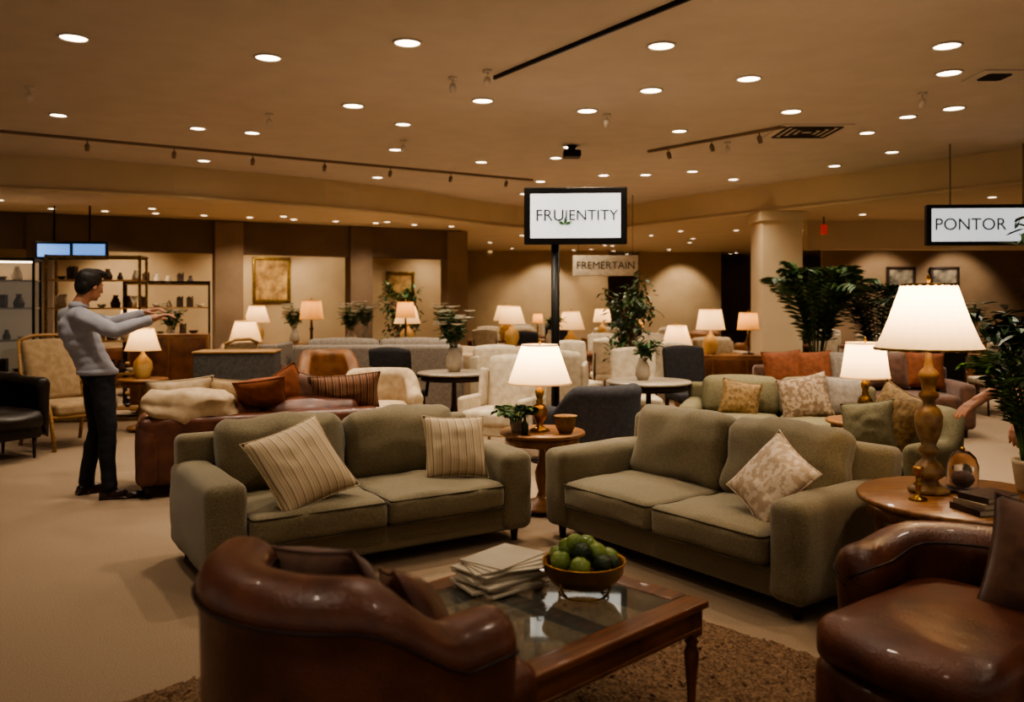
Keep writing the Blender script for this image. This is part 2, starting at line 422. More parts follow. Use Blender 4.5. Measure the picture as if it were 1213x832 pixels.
def round_table(name,m,loc,rr=.3,h=.58,ped=True,top=None):
    r=root(name,loc)
    bm=bmesh.new(); lathe(bm,[(0,h-.03),(rr-.02,h-.03),(rr,h-.022),(rr,h-.008),(rr-.008,h),(0,h)],48); fin('tabletop',bm,top or m,r)
    bm=bmesh.new(); lathe(bm,[(rr-.06,h-.09),(rr-.04,h-.09),(rr-.04,h-.03),(rr-.06,h-.03),(rr-.06,h-.09)],48); fin('apron',bm,m,r)
    if ped:
        bm=bmesh.new(); lathe(bm,[(0,.03),(.2*rr/.3,.03),(.19*rr/.3,.05),(.05,.09),(.03,.14),(.05,.22),(.055,.28),(.03,.36),(.025,h-.1),(.09,h-.04),(0,h-.04)],24); fin('pedestal',bm,m,r)
        bm=bmesh.new()
        for a in range(3): ball(bm,(.17*rr/.3*math.cos(a*2.09),.17*rr/.3*math.sin(a*2.09),.02),.02)
        fin('feet',bm,m,r)
    else:
        for a in range(4):
            bm=bmesh.new(); x=(rr-.08)*math.cos(R(45+90*a)); y=(rr-.08)*math.sin(R(45+90*a))
            lathe(bm,[(0,0),(.012,0),(.016,.05),(.026,.12),(.016,.16),(.022,.3),(.028,h-.14),(.02,h-.12),(.03,h-.08),(.03,h-.03),(0,h-.03)],14,T((x,y,0))); fin('leg_%d'%(a+1),bm,m,r)
        bm=bmesh.new(); lathe(bm,[(0,.17),(rr-.08,.17),(rr-.08,.19),(0,.19)],32); fin('lower_shelf',bm,m,r)
    return r
def lamp(name,loc,prof,mb,r0,r1,sh,z0,ms,power=0,pleat=False,rz=0,trim=None,s=1):
    r=root(name,loc,rz,s)
    bm=bmesh.new(); lathe(bm,prof,32); fin('lamp_base',bm,mb,r)
    bm=bmesh.new(); top=prof[-1][1]; lathe(bm,[(0,top-.01),(.006,top-.01),(.006,z0+sh+.01),(.012,z0+sh+.02),(.006,z0+sh+.04),(0,z0+sh+.045)],10)
    for a in range(3): tube(bm,[(0,0,z0+sh-.02),((r0-.004)*math.cos(a*2.09),(r0-.004)*math.sin(a*2.09),z0+sh-.02)],.002,5)
    fin('harp_and_finial',bm,M_gold,r)
    N=96 if pleat else 40
    md=(lambda i:1+.016*(1 if i%4<2 else -1)) if pleat else None
    bm=bmesh.new(); K=8; pr=[]
    for i in range(K+1):
        t=i/K; rr=r1+(r0-r1)*(t**.8 if pleat else t); pr.append((rr,z0+sh*t))
    lathe(bm,pr,N,mod=md); fin('lampshade',bm,ms,r)
    bm=bmesh.new()
    for rr,zz in ((r1+.003,z0+.004),(r0+.003,z0+sh-.004)):
        lathe(bm,[(rr-.005,zz-.006),(rr,zz-.006),(rr,zz+.006),(rr-.005,zz+.006),(rr-.005,zz-.006)],N,mod=None)
    fin('shade_trim',bm,trim or ms,r)
    bm=bmesh.new(); ball(bm,(0,0,z0+sh*.45),.03); fin('bulb',bm,M_bulb,r)
    if power:
        ld=bpy.data.lights.new('bulb_light','POINT'); ld.energy=power; ld.color=(1,.70,.42); ld.shadow_soft_size=.035
        lo=bpy.data.objects.new('bulb_light',ld); COL.objects.link(lo); lo.parent=r; lo.location=(0,0,z0+sh*.45+.07)
    return r
def leaf(bm,b,d,up,L,w):
    d=d.normalized(); s=d.cross(up)
    if s.length<1e-4: s=d.cross(Vector((1,0,0)))
    s.normalize(); u=s.cross(d).normalized()
    p=[b,b+d*L*.35+s*w/2+u*w*.1,b+d*L*.75+s*w*.35,b+d*L-u*L*.12,b+d*L*.75-s*w*.35,b+d*L*.35-s*w/2+u*w*.1,b+d*L*.5-u*w*.12]
    v=[bm.verts.new(q) for q in p]
    bm.faces.new((v[0],v[1],v[6])); bm.faces.new((v[1],v[2],v[6])); bm.faces.new((v[2],v[3],v[6]))
    bm.faces.new((v[0],v[6],v[5])); bm.faces.new((v[5],v[6],v[4])); bm.faces.new((v[4],v[6],v[3]))
def palm(name,loc,ht=.5,L=.8,n=16,potr=.17,poth=.3,m=None,seed=0,lw=.028,mp=None,arc=(0,360)):
    rnd=random.Random(seed); r=root(name,loc); m=m or M_leaf
    bm=bmesh.new(); lathe(bm,[(0,0),(potr*.72,0),(potr*.8,.02),(potr,poth-.02),(potr*1.05,poth),(potr*.92,poth),(potr*.9,poth-.03),(0,poth-.03)],28); fin('pot',bm,mp or M_pot,r)
    bm=bmesh.new(); lathe(bm,[(potr*.9,poth-.028),(0,poth-.015)],20); fin('soil',bm,M_soil,r)
    bm=bmesh.new(); bs=bmesh.new()
    for k in range(n):
        a=R(arc[0]+(arc[1]-arc[0])*k/n)+rnd.uniform(-.2,.2); out=rnd.uniform(.35,1.0); l=L*rnd.uniform(.75,1.1)
        hd=Vector((math.cos(a),math.sin(a),0)); pts=[]
        for i in range(15):
            t=i/14; pts.append(Vector((0,0,poth-.02))+hd*(.03+l*out*t**1.25)+Vector((0,0,(ht+l*.55*(1.25-out))*math.sin(t*1.9*(.75+.25*out))*.95)))
        tube(bs,pts,[.008*(1-.75*i/14) for i in range(15)],5)
        for i in range(4,15):
            t=(pts[i]-pts[i-1]).normalized(); s=t.cross(Vector((0,0,1))).normalized(); ll=l*.36*math.sin(math.pi*min(1,(i-2)/13.5))+.05
            for sg in (-1,1):
                for q in (0,.5):
                    b=pts[i-1].lerp(pts[i],q)
                    leaf(bm,b,s*sg+t*.7+Vector((0,0,-.25+rnd.uniform(-.1,.1))),Vector((0,0,1)),ll,lw)
    fin('stems',bs,m,r); fin('fronds',bm,m,r,smooth=False)
    return r
def ficus(name,loc,h=2.0,rad=.45,nl=420,z0=.9,seed=1,m=None,ll=.11,potr=.18,poth=.32):
    rnd=random.Random(seed); r=root(name,loc); m=m or M_leafd
    bm=bmesh.new(); lathe(bm,[(0,0),(potr*.75,0),(potr,poth-.03),(potr*1.06,poth),(potr*.92,poth),(potr*.9,poth-.03),(0,poth-.03)],28); fin('pot',bm,M_potw,r)
    bm=bmesh.new(); bl=bmesh.new(); tips=[]
    for k in range(3):
        x=rnd.uniform(-.05,.05); y=rnd.uniform(-.05,.05)
        tube(bm,[(x*.5,y*.5,poth-.04),(x,y,z0*.7),(x*2,y*2,h*.8)],[.02,.016,.008],7)
    for k in range(26):
        a=rnd.uniform(0,6.28); zz=rnd.uniform(z0*.75,h*.85); e=Vector((math.cos(a)*rad*rnd.uniform(.5,1),math.sin(a)*rad*rnd.uniform(.5,1),min(h,zz+rnd.uniform(0,.35))))
        b=Vector((0,0,zz-.15)); mid=(b+e)/2+Vector((0,0,.06)); tube(bm,[b,mid,e],[.008,.006,.003],5)
        for i in range(nl//26):
            t=rnd.uniform(.3,1.05); p=(b.lerp(mid,t*2) if t<.5 else mid.lerp(e,min(1.05,t*2-1)))+Vector((rnd.gauss(0,.04),rnd.gauss(0,.04),rnd.gauss(0,.05)))
            leaf(bl,p,Vector((rnd.uniform(-1,1),rnd.uniform(-1,1),rnd.uniform(-.9,.5))),Vector((0,0,1)),ll*rnd.uniform(.7,1.2),ll*.42)
    fin('trunk',bm,M_woodm,r); fin('foliage',bl,m,r,smooth=False)
    return r
def vase_flowers(name,loc,h=.55,seed=3,white=True):
    rnd=random.Random(seed); r=root(name,loc)
    bm=bmesh.new(); lathe(bm,[(0,0),(.05,0),(.075,.05),(.07,.13),(.04,.19),(.045,.22),(.035,.21),(.03,.16),(0,.05)],24); fin('vase',bm,M_potw,r)
    bs=bmesh.new(); bl=bmesh.new(); bf=bmesh.new()
    for k in range(16):
        a=rnd.uniform(0,6.28); o=rnd.uniform(.05,.2); e=Vector((math.cos(a)*o,math.sin(a)*o,.22+(h-.22)*rnd.uniform(.5,1)))
        tube(bs,[(0,0,.15),(e.x*.4,e.y*.4,e.z*.65),e],.003,5)
        for i in range(9): leaf(bl,Vector((0,0,.2)).lerp(e,rnd.uniform(.3,.9)),Vector((rnd.uniform(-1,1),rnd.uniform(-1,1),rnd.uniform(-.3,.7))),Vector((0,0,1)),.09,.035)
        if white:
            for i in range(7):
                b=i*.9; leaf(bf,e,Vector((math.cos(b),math.sin(b),.35)),Vector((0,0,1)),.065,.05)
    fin('stems',bs,M_leaf,r); fin('leaves',bl,M_leaf,r,smooth=False)
    if white: fin('petals',bf,M_flower,r,smooth=False)
    return r
# ================================================================ ROOM
FL=bmesh.new(); box(FL,-11,12,-3,25,-.1,0); fin('floor',FL,M_carpet,smooth=False)
bm=bmesh.new(); box(bm,-11,12,-3,25,3.3,3.4); fin('ceiling',bm,M_ceil,smooth=False)
curve=[(-11,8.9),(-8.5,9.5),(-6.2,10.2),(-5.3,10.55),(-4.4,11.0),(-3.5,11.6),(-2.7,12.2),(-2.0,12.9),(-1.4,13.6),(-.9,14.3),(-.4,15.0),(.1,15.5),(.7,15.85),(1.3,15.85),(2.06,15.4),(4.0,12.5),(5.9,9.7),(7.4,7.5),(12,.8)]
bm=bmesh.new()
for (x0,y0),(x1,y1) in zip(curve,curve[1:]):
    v=[bm.verts.new(p) for p in ((x0,y0,2.88),(x1,y1,2.88),(x1,y1,3.3),(x0,y0,3.3))]; bm.faces.new(v)
bmesh.ops.remove_doubles(bm,verts=bm.verts,dist=.001)
fin('trim_bulkhead',bm,M_bulk,smooth=False)
bm=bmesh.new()
for (x0,y0),(x1,y1) in zip(curve,curve[1:]):
    v=[bm.verts.new(p) for p in ((x0,y0,2.88),(x1,y1,2.88),(x1,25,2.88),(x0,25,2.88))]; bm.faces.new(v)
fin('ceiling_soffit',bm,M_bulk,smooth=False)
bm=bmesh.new()
tube(bm,[(x,y-.02,2.9) for x,y in curve],.025,6); fin('trim_soffit_edge',bm,M_bulk)
def wallbox(name,m,*a,M=None):
    bm=bmesh.new(); box(bm,*a,M=M); return fin(name,bm,m,smooth=False)
wallbox('wall_left',M_wallm,-11.1,-11,7,25,0,3.3)
wallbox('wall_right',M_wallm,12,12.1,7,25,0,3.3)
wallbox('wall_back',M_wallm,-11,12,24.9,25,0,3.3)
ML=T((-9,12.0,0))@RZ(26.6)
wallbox('trim_header_left',M_walld,0,8.95,-.1,.1,2.33,2.88,M=ML)
wallbox('wall_left_showroom',M_wallb,0,9.5,1.55,1.65,0,2.88,M=ML)
for i,(a,w,mm) in enumerate(((2.0,.35,M_walld),(4.75,.45,M_wallm),(7.0,.4,M_walld),(8.85,.4,M_wallm))):
    wallbox('column_%d'%(i+1),mm,a-w/2,a+w/2,-.16,.2,0,2.86,M=ML)
wallbox('column_main',M_bulk,3.72,4.32,12.55,13.15,0,2.88)
wallbox('trim_column_capital',M_bulk,3.68,4.36,12.51,13.19,2.74,2.87)
wallbox('column_far',M_wallm,-1.7,-1.25,19.0,19.4,0,2.88)
wallbox('column_far_2',M_wallm,6.1,6.5,19,19.4,0,2.88)
wallbox('trim_header_right',M_bulk,4.9,12,14.0,14.2,2.4,2.88)
wallbox('wall_right_showroom',M_wallm,6.4,12,17.4,17.5,0,2.88)
wallbox('wall_centre',M_wallb,-1.2,2.5,22,22.1,0,2.88)
wallbox('wall_centre_2',M_wallm,-4.5,-1.3,20.4,20.5,0,2.88)
wallbox('wall_centre_3',M_wallb,3.4,5.6,22.6,22.7,0,2.88)
wallbox('baseboard_back',M_walld,-11,12,24.85,24.9,0,.12)
# recessed lights
LI=[(5.70,-2.96),(6.16,-1.78),(5.81,-.72),(5.88,1.04),(5.88,3.03),(6.74,1.89),(7.11,1.17),(7.47,-.26),(7.66,-1.44),(7.86,.70),(8.04,-4.32),(8.11,3.80),(7.76,4.06),(8.45,-1.09),(8.87,-2.73),(8.65,-3.22),(9.84,-1.36),(10.7,-.39),(10.4,.54),(9.68,.66),(10.6,-3.87),(8.78,1.74),(7.89,2.61),(10.0,4.5),(8.87,3.73),(6.57,3.4),(11.76,1.86),(11.46,2.45),(12.2,3.2),(11.0,4.2),(12.0,-1.91),(11.8,1.28),(12.4,.42),(13.5,.9),(13.8,.2),(3.2,-2.4),(3.4,.1),(3.2,2.2),(1.2,-1.2),(1.2,1.4)]
bmR=bmesh.new(); bmE=bmesh.new()
for i,(y,x) in enumerate(LI):
    rr=.085 if y<8 else .07
    lathe(bmR,[(rr,3.3),(rr+.018,3.299),(rr+.018,3.291),(rr+.004,3.289),(rr,3.3)],28,T((x,y,0)))
    lathe(bmE,[(rr+.002,3.296),(0,3.296)],24,T((x,y,0)))
LR=root('recessed_downlights'); fin('trim_rings',bmR,M_trim,LR); fin('lenses',bmE,M_led,LR)
def spot(x,y,z,e,size=120,blend=.9,col=(1,.83,.63),tgt=None,r=.06,name='downlight_spot'):
    ld=bpy.data.lights.new(name,'SPOT'); ld.energy=e; ld.spot_size=R(size); ld.spot_blend=blend; ld.color=col; ld.shadow_soft_size=r
    o=bpy.data.objects.new(name,ld); COL.objects.link(o); o.location=(x,y,z)
    if tgt: o.rotation_euler=(Vector(tgt)-Vector((x,y,z))).to_track_quat('-Z','Y').to_euler()
    return o
for i,(y,x) in enumerate(LI):
    spot(x,y,3.27,130 if y>4 else 62)
low=[]
for k in range(12): 
    x=-7.9+k*.62; low.append((x,11.9+(x+9)*.5-.9 if x<-7 else 11.6+(x+9)*.5-.55,1))
for x,y in ((-6.8,11.2),(-5.2,12.2),(-3.6,13.3),(-2.1,14.2),(0.2,17),(1.5,17),(2.8,17),(4.2,15.8),(5.4,13),(6.4,12.4),(7.2,11.6),(6.2,10.9),(-.5,19),(1,19),(2.4,19.5),(4,19),(5.5,18),(7,16),(8.3,16),(5.4,15.8),(-3,17.4),(-6.6,13.9),(-5,15),(0,21),(2,21.3),(4,21.5),(7.5,13.2),(8.6,13),(-1.5,16.8),(3.2,16)): low.append((x,y,2))
rq=random.Random(3)
for k in range(46):
    x=rq.uniform(-1.5,9); y=rq.uniform(14,24)
    if x<5.5 and y<16.5: continue
    low.append((x,y,3))
bmR=bmesh.new(); bmE=bmesh.new()
for x,y,k in low:
    rr=.05
    lathe(bmR,[(rr,2.88),(rr+.018,2.879),(rr+.018,2.872),(rr,2.872)],20,T((x,y,0)))
    lathe(bmE,[(rr+.002,2.874),(0,2.874)],20,T((x,y,0)))
LR2=root('soffit_downlights'); fin('trim_rings',bmR,M_trim,LR2); fin('lenses',bmE,M_led2,LR2)
for i,(x,y,k) in enumerate(low):
    if k==2 or (k==1 and i%3==0): spot(x,y,2.85,118,130)
for x,y,tx,ty in ((-4.2,14.6,-4.5,15.8),(-3.4,15.0,-3.5,16.3),(-6.3,13.6,-6.6,14.7),(1.0,21,.8,22),(-2.8,19.5,-2.9,20.4),(7.5,16.3,7.6,17.4),(9.0,16.3,9.1,17.4),(4.5,21.6,4.5,22.6)):
    spot(x,y,2.8,110,80,.6,tgt=(tx,ty,1.5),name='wall_wash_spot')
def track(name,pts,m,z=3.3,w=.03,heads=0):
    r=root(name); bm=bmesh.new(); a=Vector(pts[0]); b=Vector(pts[1]); d=(b-a); L=d.length
    M=T((a.x,a.y,0))@Matrix.Rotation(math.atan2(d.y,d.x),4,'Z')
    box(bm,0,L,-w/2,w/2,z-.03,z,M=M); fin('rail',bm,m,r,False)
    for i in range(heads):
        x=L*(i+.5)/heads; bm=bmesh.new(); lathe(bm,[(0,-.06),(.022,-.06),(.026,0),(.014,.02),(0,.02)],16,M@T((x,0,z-.08))@RX(25)); tube(bm,[(x,0,z-.03),(x,0,z-.07)],.006,6,M=M); fin('track_head_%d'%(i+1),bm,m,r)
    return r
track('ceiling_track',((-.14,6.67),(1.25,4.6)),M_black,w=.02)
track('ceiling_track',((-6.5,8.0),(.3,12.2)),M_vent,w=.03,heads=9)
track('ceiling_track',((1.6,9.9),(2.75,8.5)),M_vent,w=.04,heads=3)
def ventd(x,y,s,z=3.3):
    r=root('ceiling_vent',(x,y,0)); bm=bmesh.new(); box(bm,-s/2,s/2,-s/2,s/2,z-.012,z); fin('vent_frame',bm,M_ceil,r,False)
    bm=bmesh.new(); k=4
    for i in range(k):
        a=s/2-.09-i*(s/2-.09)/k; w=.014
        for s_ in (-1,1): box(bm,-a,a,s_*a-w,s_*a+w,z-.02,z-.011); box(bm,s_*a-w,s_*a+w,-a,a,z-.02,z-.011)
    fin('vent_slots',bm,M_ventd,r,False)
ventd(3.07,8.8,.72); ventd(3.8,6.65,.34)
def spotfix(x,y):
    r=root('ceiling_spotlight',(x,y,0)); bm=bmesh.new(); lathe(bm,[(0,3.28),(.035,3.28),(.035,3.3),(0,3.3)],16); tube(bm,[(0,0,3.28),(0,0,3.24)],.005,6); fin('mount',bm,M_trim,r)
    bm=bmesh.new(); lathe(bm,[(0,-.045),(.025,-.045),(.03,0),(.02,.025),(0,.03)],16,T((0,0,3.22))@RX(30)); fin('head',bm,M_trim,r)
for x,y in ((-.47,6.7),(-.19,6.5),(-4.0,7.0),(.9,8.0),(2.4,9.4),(-1.2,9.3),(3.5,7.2),(-2.3,8.0)): spotfix(x,y)
bm=bmesh.new(); r_=root('ceiling_projector',(.68,9.6,0)); lathe(bm,[(0,3.3),(.06,3.3),(.03,3.24),(0,3.24)],16); fin('mount',bm,M_black,r_); bm=bmesh.new(); rbox(bm,(.1,.1,.04),.02,(0,0,3.2)); fin('body',bm,M_black,r_)
# rug
bm=bmesh.new(); N=150; gv=[[None]*(N+1) for _ in range(N+1)]
for i in range(N+1):
    for j in range(N+1):
        ed=min(i,j,N-i,N-j)
        z=.004 if ed==0 else .008+.016*random.random()
        gv[i][j]=bm.verts.new((-1.3+2.6*i/N+random.uniform(-.008,.008),-1.4+2.6*j/N+random.uniform(-.008,.008),z))
for i in range(N):
    for j in range(N): bm.faces.new((gv[i][j],gv[i+1][j],gv[i+1][j+1],gv[i][j+1]))
rug=fin('shag_rug',bm,M_rug,Mx=T((.06,2.97,0))@RZ(44),smooth=False)
# ================================================================ FOREGROUND
s1=sofa('olive_sofa',2.0,.92,M_olive,(-.95,5.18,0),33.2,back_h=.78,arm_h=.57,sh=.39,aw=.215,leg=.08,pipe=M_pipe)
s2=sofa('olive_sofa',1.93,.92,M_olive,(1.14,4.94,0),-53.9,back_h=.80,arm_h=.57,sh=.39,aw=.205,leg=.08,pipe=M_pipe)
def onp(r,x,y,z,rz=0,rx=0,ry=0): return loc_of(r)@T((x,y,z))@RZ(rz)@RX(rx)@RY(ry)
pillow(.50,.50,.17,M_stripe,onp(s1,-.44,-.25,.595,4,-37,-17))
pillow(.41,.41,.15,M_stripe,onp(s1,.60,-.16,.588,-12,-25,3))
pillow(.41,.41,.15,M_damask,onp(s2,.58,-.17,.59,-6,-33,28))
# coffee table
ct=root('coffee_table',(.0625,2.965,.018),44)
A,B,Ht=.475,.425,.432
bm=bmesh.new(); bw=.095
rbox(bm,(A,bw/2,.014),.008,(0,-B+bw/2,Ht-.014)); rbox(bm,(A,bw/2,.014),.008,(0,B-bw/2,Ht-.014))
rbox(bm,(bw/2,B-bw,.014),.006,(-A+bw/2,0,Ht-.014)); rbox(bm,(bw/2,B-bw,.014),.006,(A-bw/2,0,Ht-.014))
rbox(bm,(.035,B-bw,.012),.006,(0,0,Ht-.016)); fin('top_frame',bm,M_wood,ct)
bm=bmesh.new(); box(bm,-A+bw,A-bw,-B+bw,B-bw,Ht-.010,Ht-.003); fin('glass_top',bm,M_tglass,ct,False)
bm=bmesh.new()
for s in (-1,1):
    rbox(bm,(A-.03,.012,.035),.004,(0,s*(B-.035),Ht-.063)); rbox(bm,(.012,B-.03,.035),.004,(s*(A-.035),0,Ht-.063))
    rbox(bm,(A-.02,.016,.007),.005,(0,s*(B-.03),Ht-.1)); rbox(bm,(.016,B-.02,.007),.005,(s*(A-.03),0,Ht-.1))
fin('apron',bm,M_wood,ct)
i=0
for sx in (-1,1):
    for sy in (-1,1):
        i+=1; bm=bmesh.new(); X=sx*(A-.045);Y=sy*(B-.045)
        rbox(bm,(.028,.028,.05),.004,(X,Y,Ht-.075))
        lathe(bm,[(0,0),(.013,0),(.018,.012),(.012,.03),(.018,.045),(.014,.06),(.016,.12),(.024,.2),(.027,.25),(.018,.275),(.026,.288),(.018,.3),(.026,.315),(0,.315)],18,T((X,Y,0))); fin('leg_%d'%i,bm,M_wood,ct)
# fruit bowl
fb=root('brass_fruit_bowl',(.26,3.06,.45))
bm=bmesh.new(); lathe(bm,[(0,.03),(.07,.03),(.115,.045),(.142,.08),(.148,.117),(.153,.121),(.150,.125),(.143,.119),(.135,.083),(.105,.053),(.06,.041),(0,.041)],48); fin('bowl',bm,M_gold,fb)
bm=bmesh.new()
for k in range(4):
    a=R(45+90*k); c,s=math.cos(a),math.sin(a)
    tube(bm,[(c*.13,s*.13,.075),(c*.115,s*.115,.03),(c*.09,s*.09,.003)],.004,6)
tube(bm,[(.09*math.cos(t*.314),.09*math.sin(t*.314),.004) for t in range(20)],.0035,6,True); fin('stand',bm,M_gold,fb)
fr=root('green_fruit_pile',(.26,3.06,.445))
b1=bmesh.new();b2=bmesh.new();b3=bmesh.new()
for k,(x,y,z,r_,c) in enumerate(((-.085,-.03,.13,.038,0),(-.02,-.085,.125,.037,0),(.06,-.07,.13,.036,1),(.09,.01,.13,.037,0),(.05,.08,.13,.038,0),(-.04,.085,.13,.037,1),(0,0,.13,.04,0),(-.055,.02,.165,.037,0),(-.01,-.045,.165,.036,1),(.045,-.02,.16,.034,0),(.015,.05,.165,.038,0),(-.09,.04,.135,.033,0),(-.03,-.005,.19,.033,0),(.095,-.045,.125,.03,1))):
    bmq=(b1,b2)[c]; M=T((x,y,z))@Euler((k,k*2,k)).to_matrix().to_4x4()
    lathe(bmq,[(0,r_*.86),(r_*.25,r_*.97),(r_*.7,r_*.8),(r_,r_*.15),(r_*.93,-r_*.45),(r_*.6,-r_*.85),(r_*.2,-r_*.95),(0,-r_*.88)],20,M)
    tube(b3,[(0,0,r_*.8),(r_*.1,0,r_*1.2)],.0018,5,M=M)
fin('apples',b1,M_green1,fr); fin('avocados',b2,M_green2,fr); fin('stems',b3,M_woodd,fr)
# papers
ps=root('magazine_stack',(-.05,3.14,.45),35)
b1=bmesh.new(); b2=bmesh.new(); z=0
for k in range(8):
    hh=random.uniform(.0035,.0065); M=T((random.uniform(-.015,.02),random.uniform(-.015,.015),z+hh))@RZ(random.uniform(-9,9))
    rbox(b1 if k%3 else b2,(.14,.10,hh),.001,n=2,M=M); z+=2*hh
for k in range(4):
    M=T((.01+.010*k,-.01+.012*k,z+.003))@RZ(-16+11*k)
    rbox(b1,(.135,.10,.0022),.0008,n=4,M=M); z+=.0047
fin('pages',b1,M_paper,ps); fin('covers',b2,M_paper2,ps)
# leather armchairs
c1=barrel_chair('leather_armchair',M_leather,(-.40,2.21,.02),137,W=.78,ah=.725,bh=.865,fl=.14,ry=.31,th=.15,seam=M_seam)
pillow(.40,.36,.16,M_brownp,onp(c1,.06,.02,.695,6,-30,10))
pillow(.36,.34,.15,M_leather,onp(c1,-.15,-.08,.65,-24,-28,18))
c2=barrel_chair('leather_armchair',M_leather,(1.54,2.82,.02),-53.1,W=.86,ah=.61,bh=.66,fl=.08,ry=.36,th=.14,seam=M_seam,sy=.03)
pillow(.42,.40,.17,M_brownp,onp(c2,.21,.12,.62,20,-18,8))
# right side table
t1=round_table('round_side_table',M_woodm,(2.03,3.76,0),.46,.64,ped=False)
ant=[(0,0),(.085,0),(.09,.015),(.07,.03),(.045,.04),(.04,.06),(.062,.075),(.068,.1),(.052,.13),(.03,.15),(.026,.17),(.042,.185),(.045,.2),(.03,.215),(.044,.25),(.058,.30),(.06,.35),(.044,.385),(.026,.4),(.026,.42),(.042,.435),(.044,.45),(.028,.465),(.032,.5),(.046,.53),(.04,.55),(.02,.57),(.015,.6),(.012,.66),(0,.66)]
l1=lamp('table_lamp',(1.90,3.85,.64),ant,M_turn,.115,.23,.30,.65,M_shade,power=26,pleat=True,trim=M_antg)
bk=root('book_stack',(1.98,3.50,.64),12); z=0
for k,(w,d,h,mm) in enumerate(((.12,.085,.014,M_bookd),(.11,.08,.011,M_paper2),(.10,.07,.013,M_bookd))):
    b=bmesh.new(); rbox(b,(w,d,.0015),.001,(0,0,z+.0015),n=2,M=RZ(k*6)); rbox(b,(w,d,.0015),.001,(0,0,z+2*h-.0015),n=2,M=RZ(k*6)); rbox(b,(.0015,d,h),.001,(-w,0,z+h),n=2,M=RZ(k*6)); fin('cover_%d'%k,b,mm,bk)
    b=bmesh.new(); rbox(b,(w-.006,d-.005,h-.003),.001,(0,0,z+h),n=2,M=RZ(k*6)); fin('pages_%d'%k,b,M_paper,bk); z+=2*h
cl=root('glass_cloche',(2.06,3.86,.64)); b=bmesh.new(); lathe(b,[(.065,.02),(.067,.12),(.055,.16),(.03,.185),(0,.19),],28); fin('dome',b,M_glass,cl); b=bmesh.new(); lathe(b,[(0,0),(.075,0),(.075,.018),(0,.02)],28); fin('base',b,M_woodd,cl); b=bmesh.new(); ball(b,(0,0,.195),.012); fin('knob',b,M_gold,cl)
b=bmesh.new(); ball(b,(0,0,.06),(.035,.035,.04)); fin('specimen',b,M_brownp,cl)
cs=root('brass_candlestick',(1.78,3.70,.64)); b=bmesh.new(); lathe(b,[(0,0),(.04,0),(.035,.01),(.01,.02),(.012,.06),(.02,.07),(.01,.08),(.01,.12),(.022,.13),(.022,.145),(0,.145)],20); fin('stick',b,M_gold,cs)
palm('potted_palm',(2.36,3.84,.64),ht=.38,L=.31,n=13,potr=.075,poth=.15,seed=4,lw=.018,mp=M_potw)
# corner table between sofas
t2=round_table('round_side_table',M_woodm,(.22,6.12,0),.31,.58)
gl=[(0,0),(.07,0),(.072,.012),(.04,.025),(.022,.045),(.03,.07),(.05,.1),(.058,.14),(.045,.18),(.022,.2),(.028,.215),(.02,.23),(.03,.26),(.034,.285),(.02,.31),(.01,.33),(.008,.38),(0,.38)]
l2=lamp('table_lamp',(.20,6.10,.58),gl,M_gold,.13,.23,.28,.345,M_shade,power=24)
b=bmesh.new(); cp=root('woven_bowl',(.38,6.0,.58)); lathe(b,[(0,0),(.045,0),(.07,.05),(.075,.11),(.085,.125),(.076,.125),(.066,.1),(.06,.05),(0,.015)],28); fin('bowl',b,M_wick,cp)
palm('potted_fern',(.03,6.05,.58),ht=.08,L=.14,n=12,potr=.045,poth=.08,seed=9,lw=.014,mp=M_potw)
b=bmesh.new(); cp=root('green_glass_bottle',(.09,5.92,.58)); lathe(b,[(0,0),(.025,0),(.027,.07),(.01,.1),(.01,.13),(0,.13)],16); fin('bottle',b,M_green2,cp)
# brown sofa behind
s3=sofa('brown_leather_sofa',1.9,.86,M_leather,(-2.13,7.14,0),202,arm_h=.58,back_h=.68,hi=False)
pillow(.5,.42,.2,M_cream,onp(s3,.62,.16,.72,0,-25,4)); pillow(.5,.42,.2,M_beige,onp(s3,.24,.12,.70,6,-25,-6))
pillow(.46,.44,.16,M_rust,onp(s3,-.16,.13,.72,4,-14,30)); pillow(.44,.42,.16,M_brownp,onp(s3,-.30,.1,.73,-8,-14,-20))
pillow(.62,.34,.2,M_stripe2,onp(s3,-.68,.16,.74,0,-20,3)); pillow(.4,.4,.16,M_rust,onp(s3,.02,.30,.77,0,-50,10))
b=bmesh.new(); rbox(b,(.34,.12,.11),.08,puff=(0,0,.03),wr=.05,M=onp(s3,.56,.33,.70)); fin('draped_throw_blanket',b,M_cream)
# back olive sofa + pillows
s4=sofa('olive_sofa',1.75,.9,M_olive2,(2.45,7.75,0),-18,arm_h=.58,back_h=.78,hi=False)
pillow(.36,.34,.14,M_goldp,onp(s4,-.34,-.06,.62,8,-20,10)); pillow(.44,.42,.15,M_damask2,onp(s4,.22,-.08,.65,-8,-20,-14)); pillow(.38,.38,.14,M_grey,onp(s4,.58,.02,.66,0,-18,0))
b=bmesh.new(); ot=root('upholstered_ottoman',(1.75,7.05,0),-18); rbox(b,(.42,.3,.17),.06,(0,0,.26),(0,0,.03)); fin('cushion',b,M_olive2,ot)
b=bmesh.new()
for sx in (-1,1):
    for sy in (-1,1): lathe(b,[(0,0),(.016,0),(.022,.1),(0,.1)],10,T((sx*.34,sy*.22,0)))
fin('legs',b,M_woodd,ot)
s5=sofa('brown_sofa',2.3,.9,M_brownp,(4.05,9.9,0),-6,arm_h=.6,back_h=.8,hi=False)
for x,m_ in ((-.85,M_rust),(-.5,M_rust),(-.1,M_grey),(.35,M_brownp),(.75,M_rust)): pillow(.46,.44,.16,m_,onp(s5,x,.0,.73,0,-18,5*x))
s6=barrel_chair('olive_armchair',M_olive2,(2.62,5.75,0),-60,W=.8,ah=.62,bh=.8,s=1,drum=False)
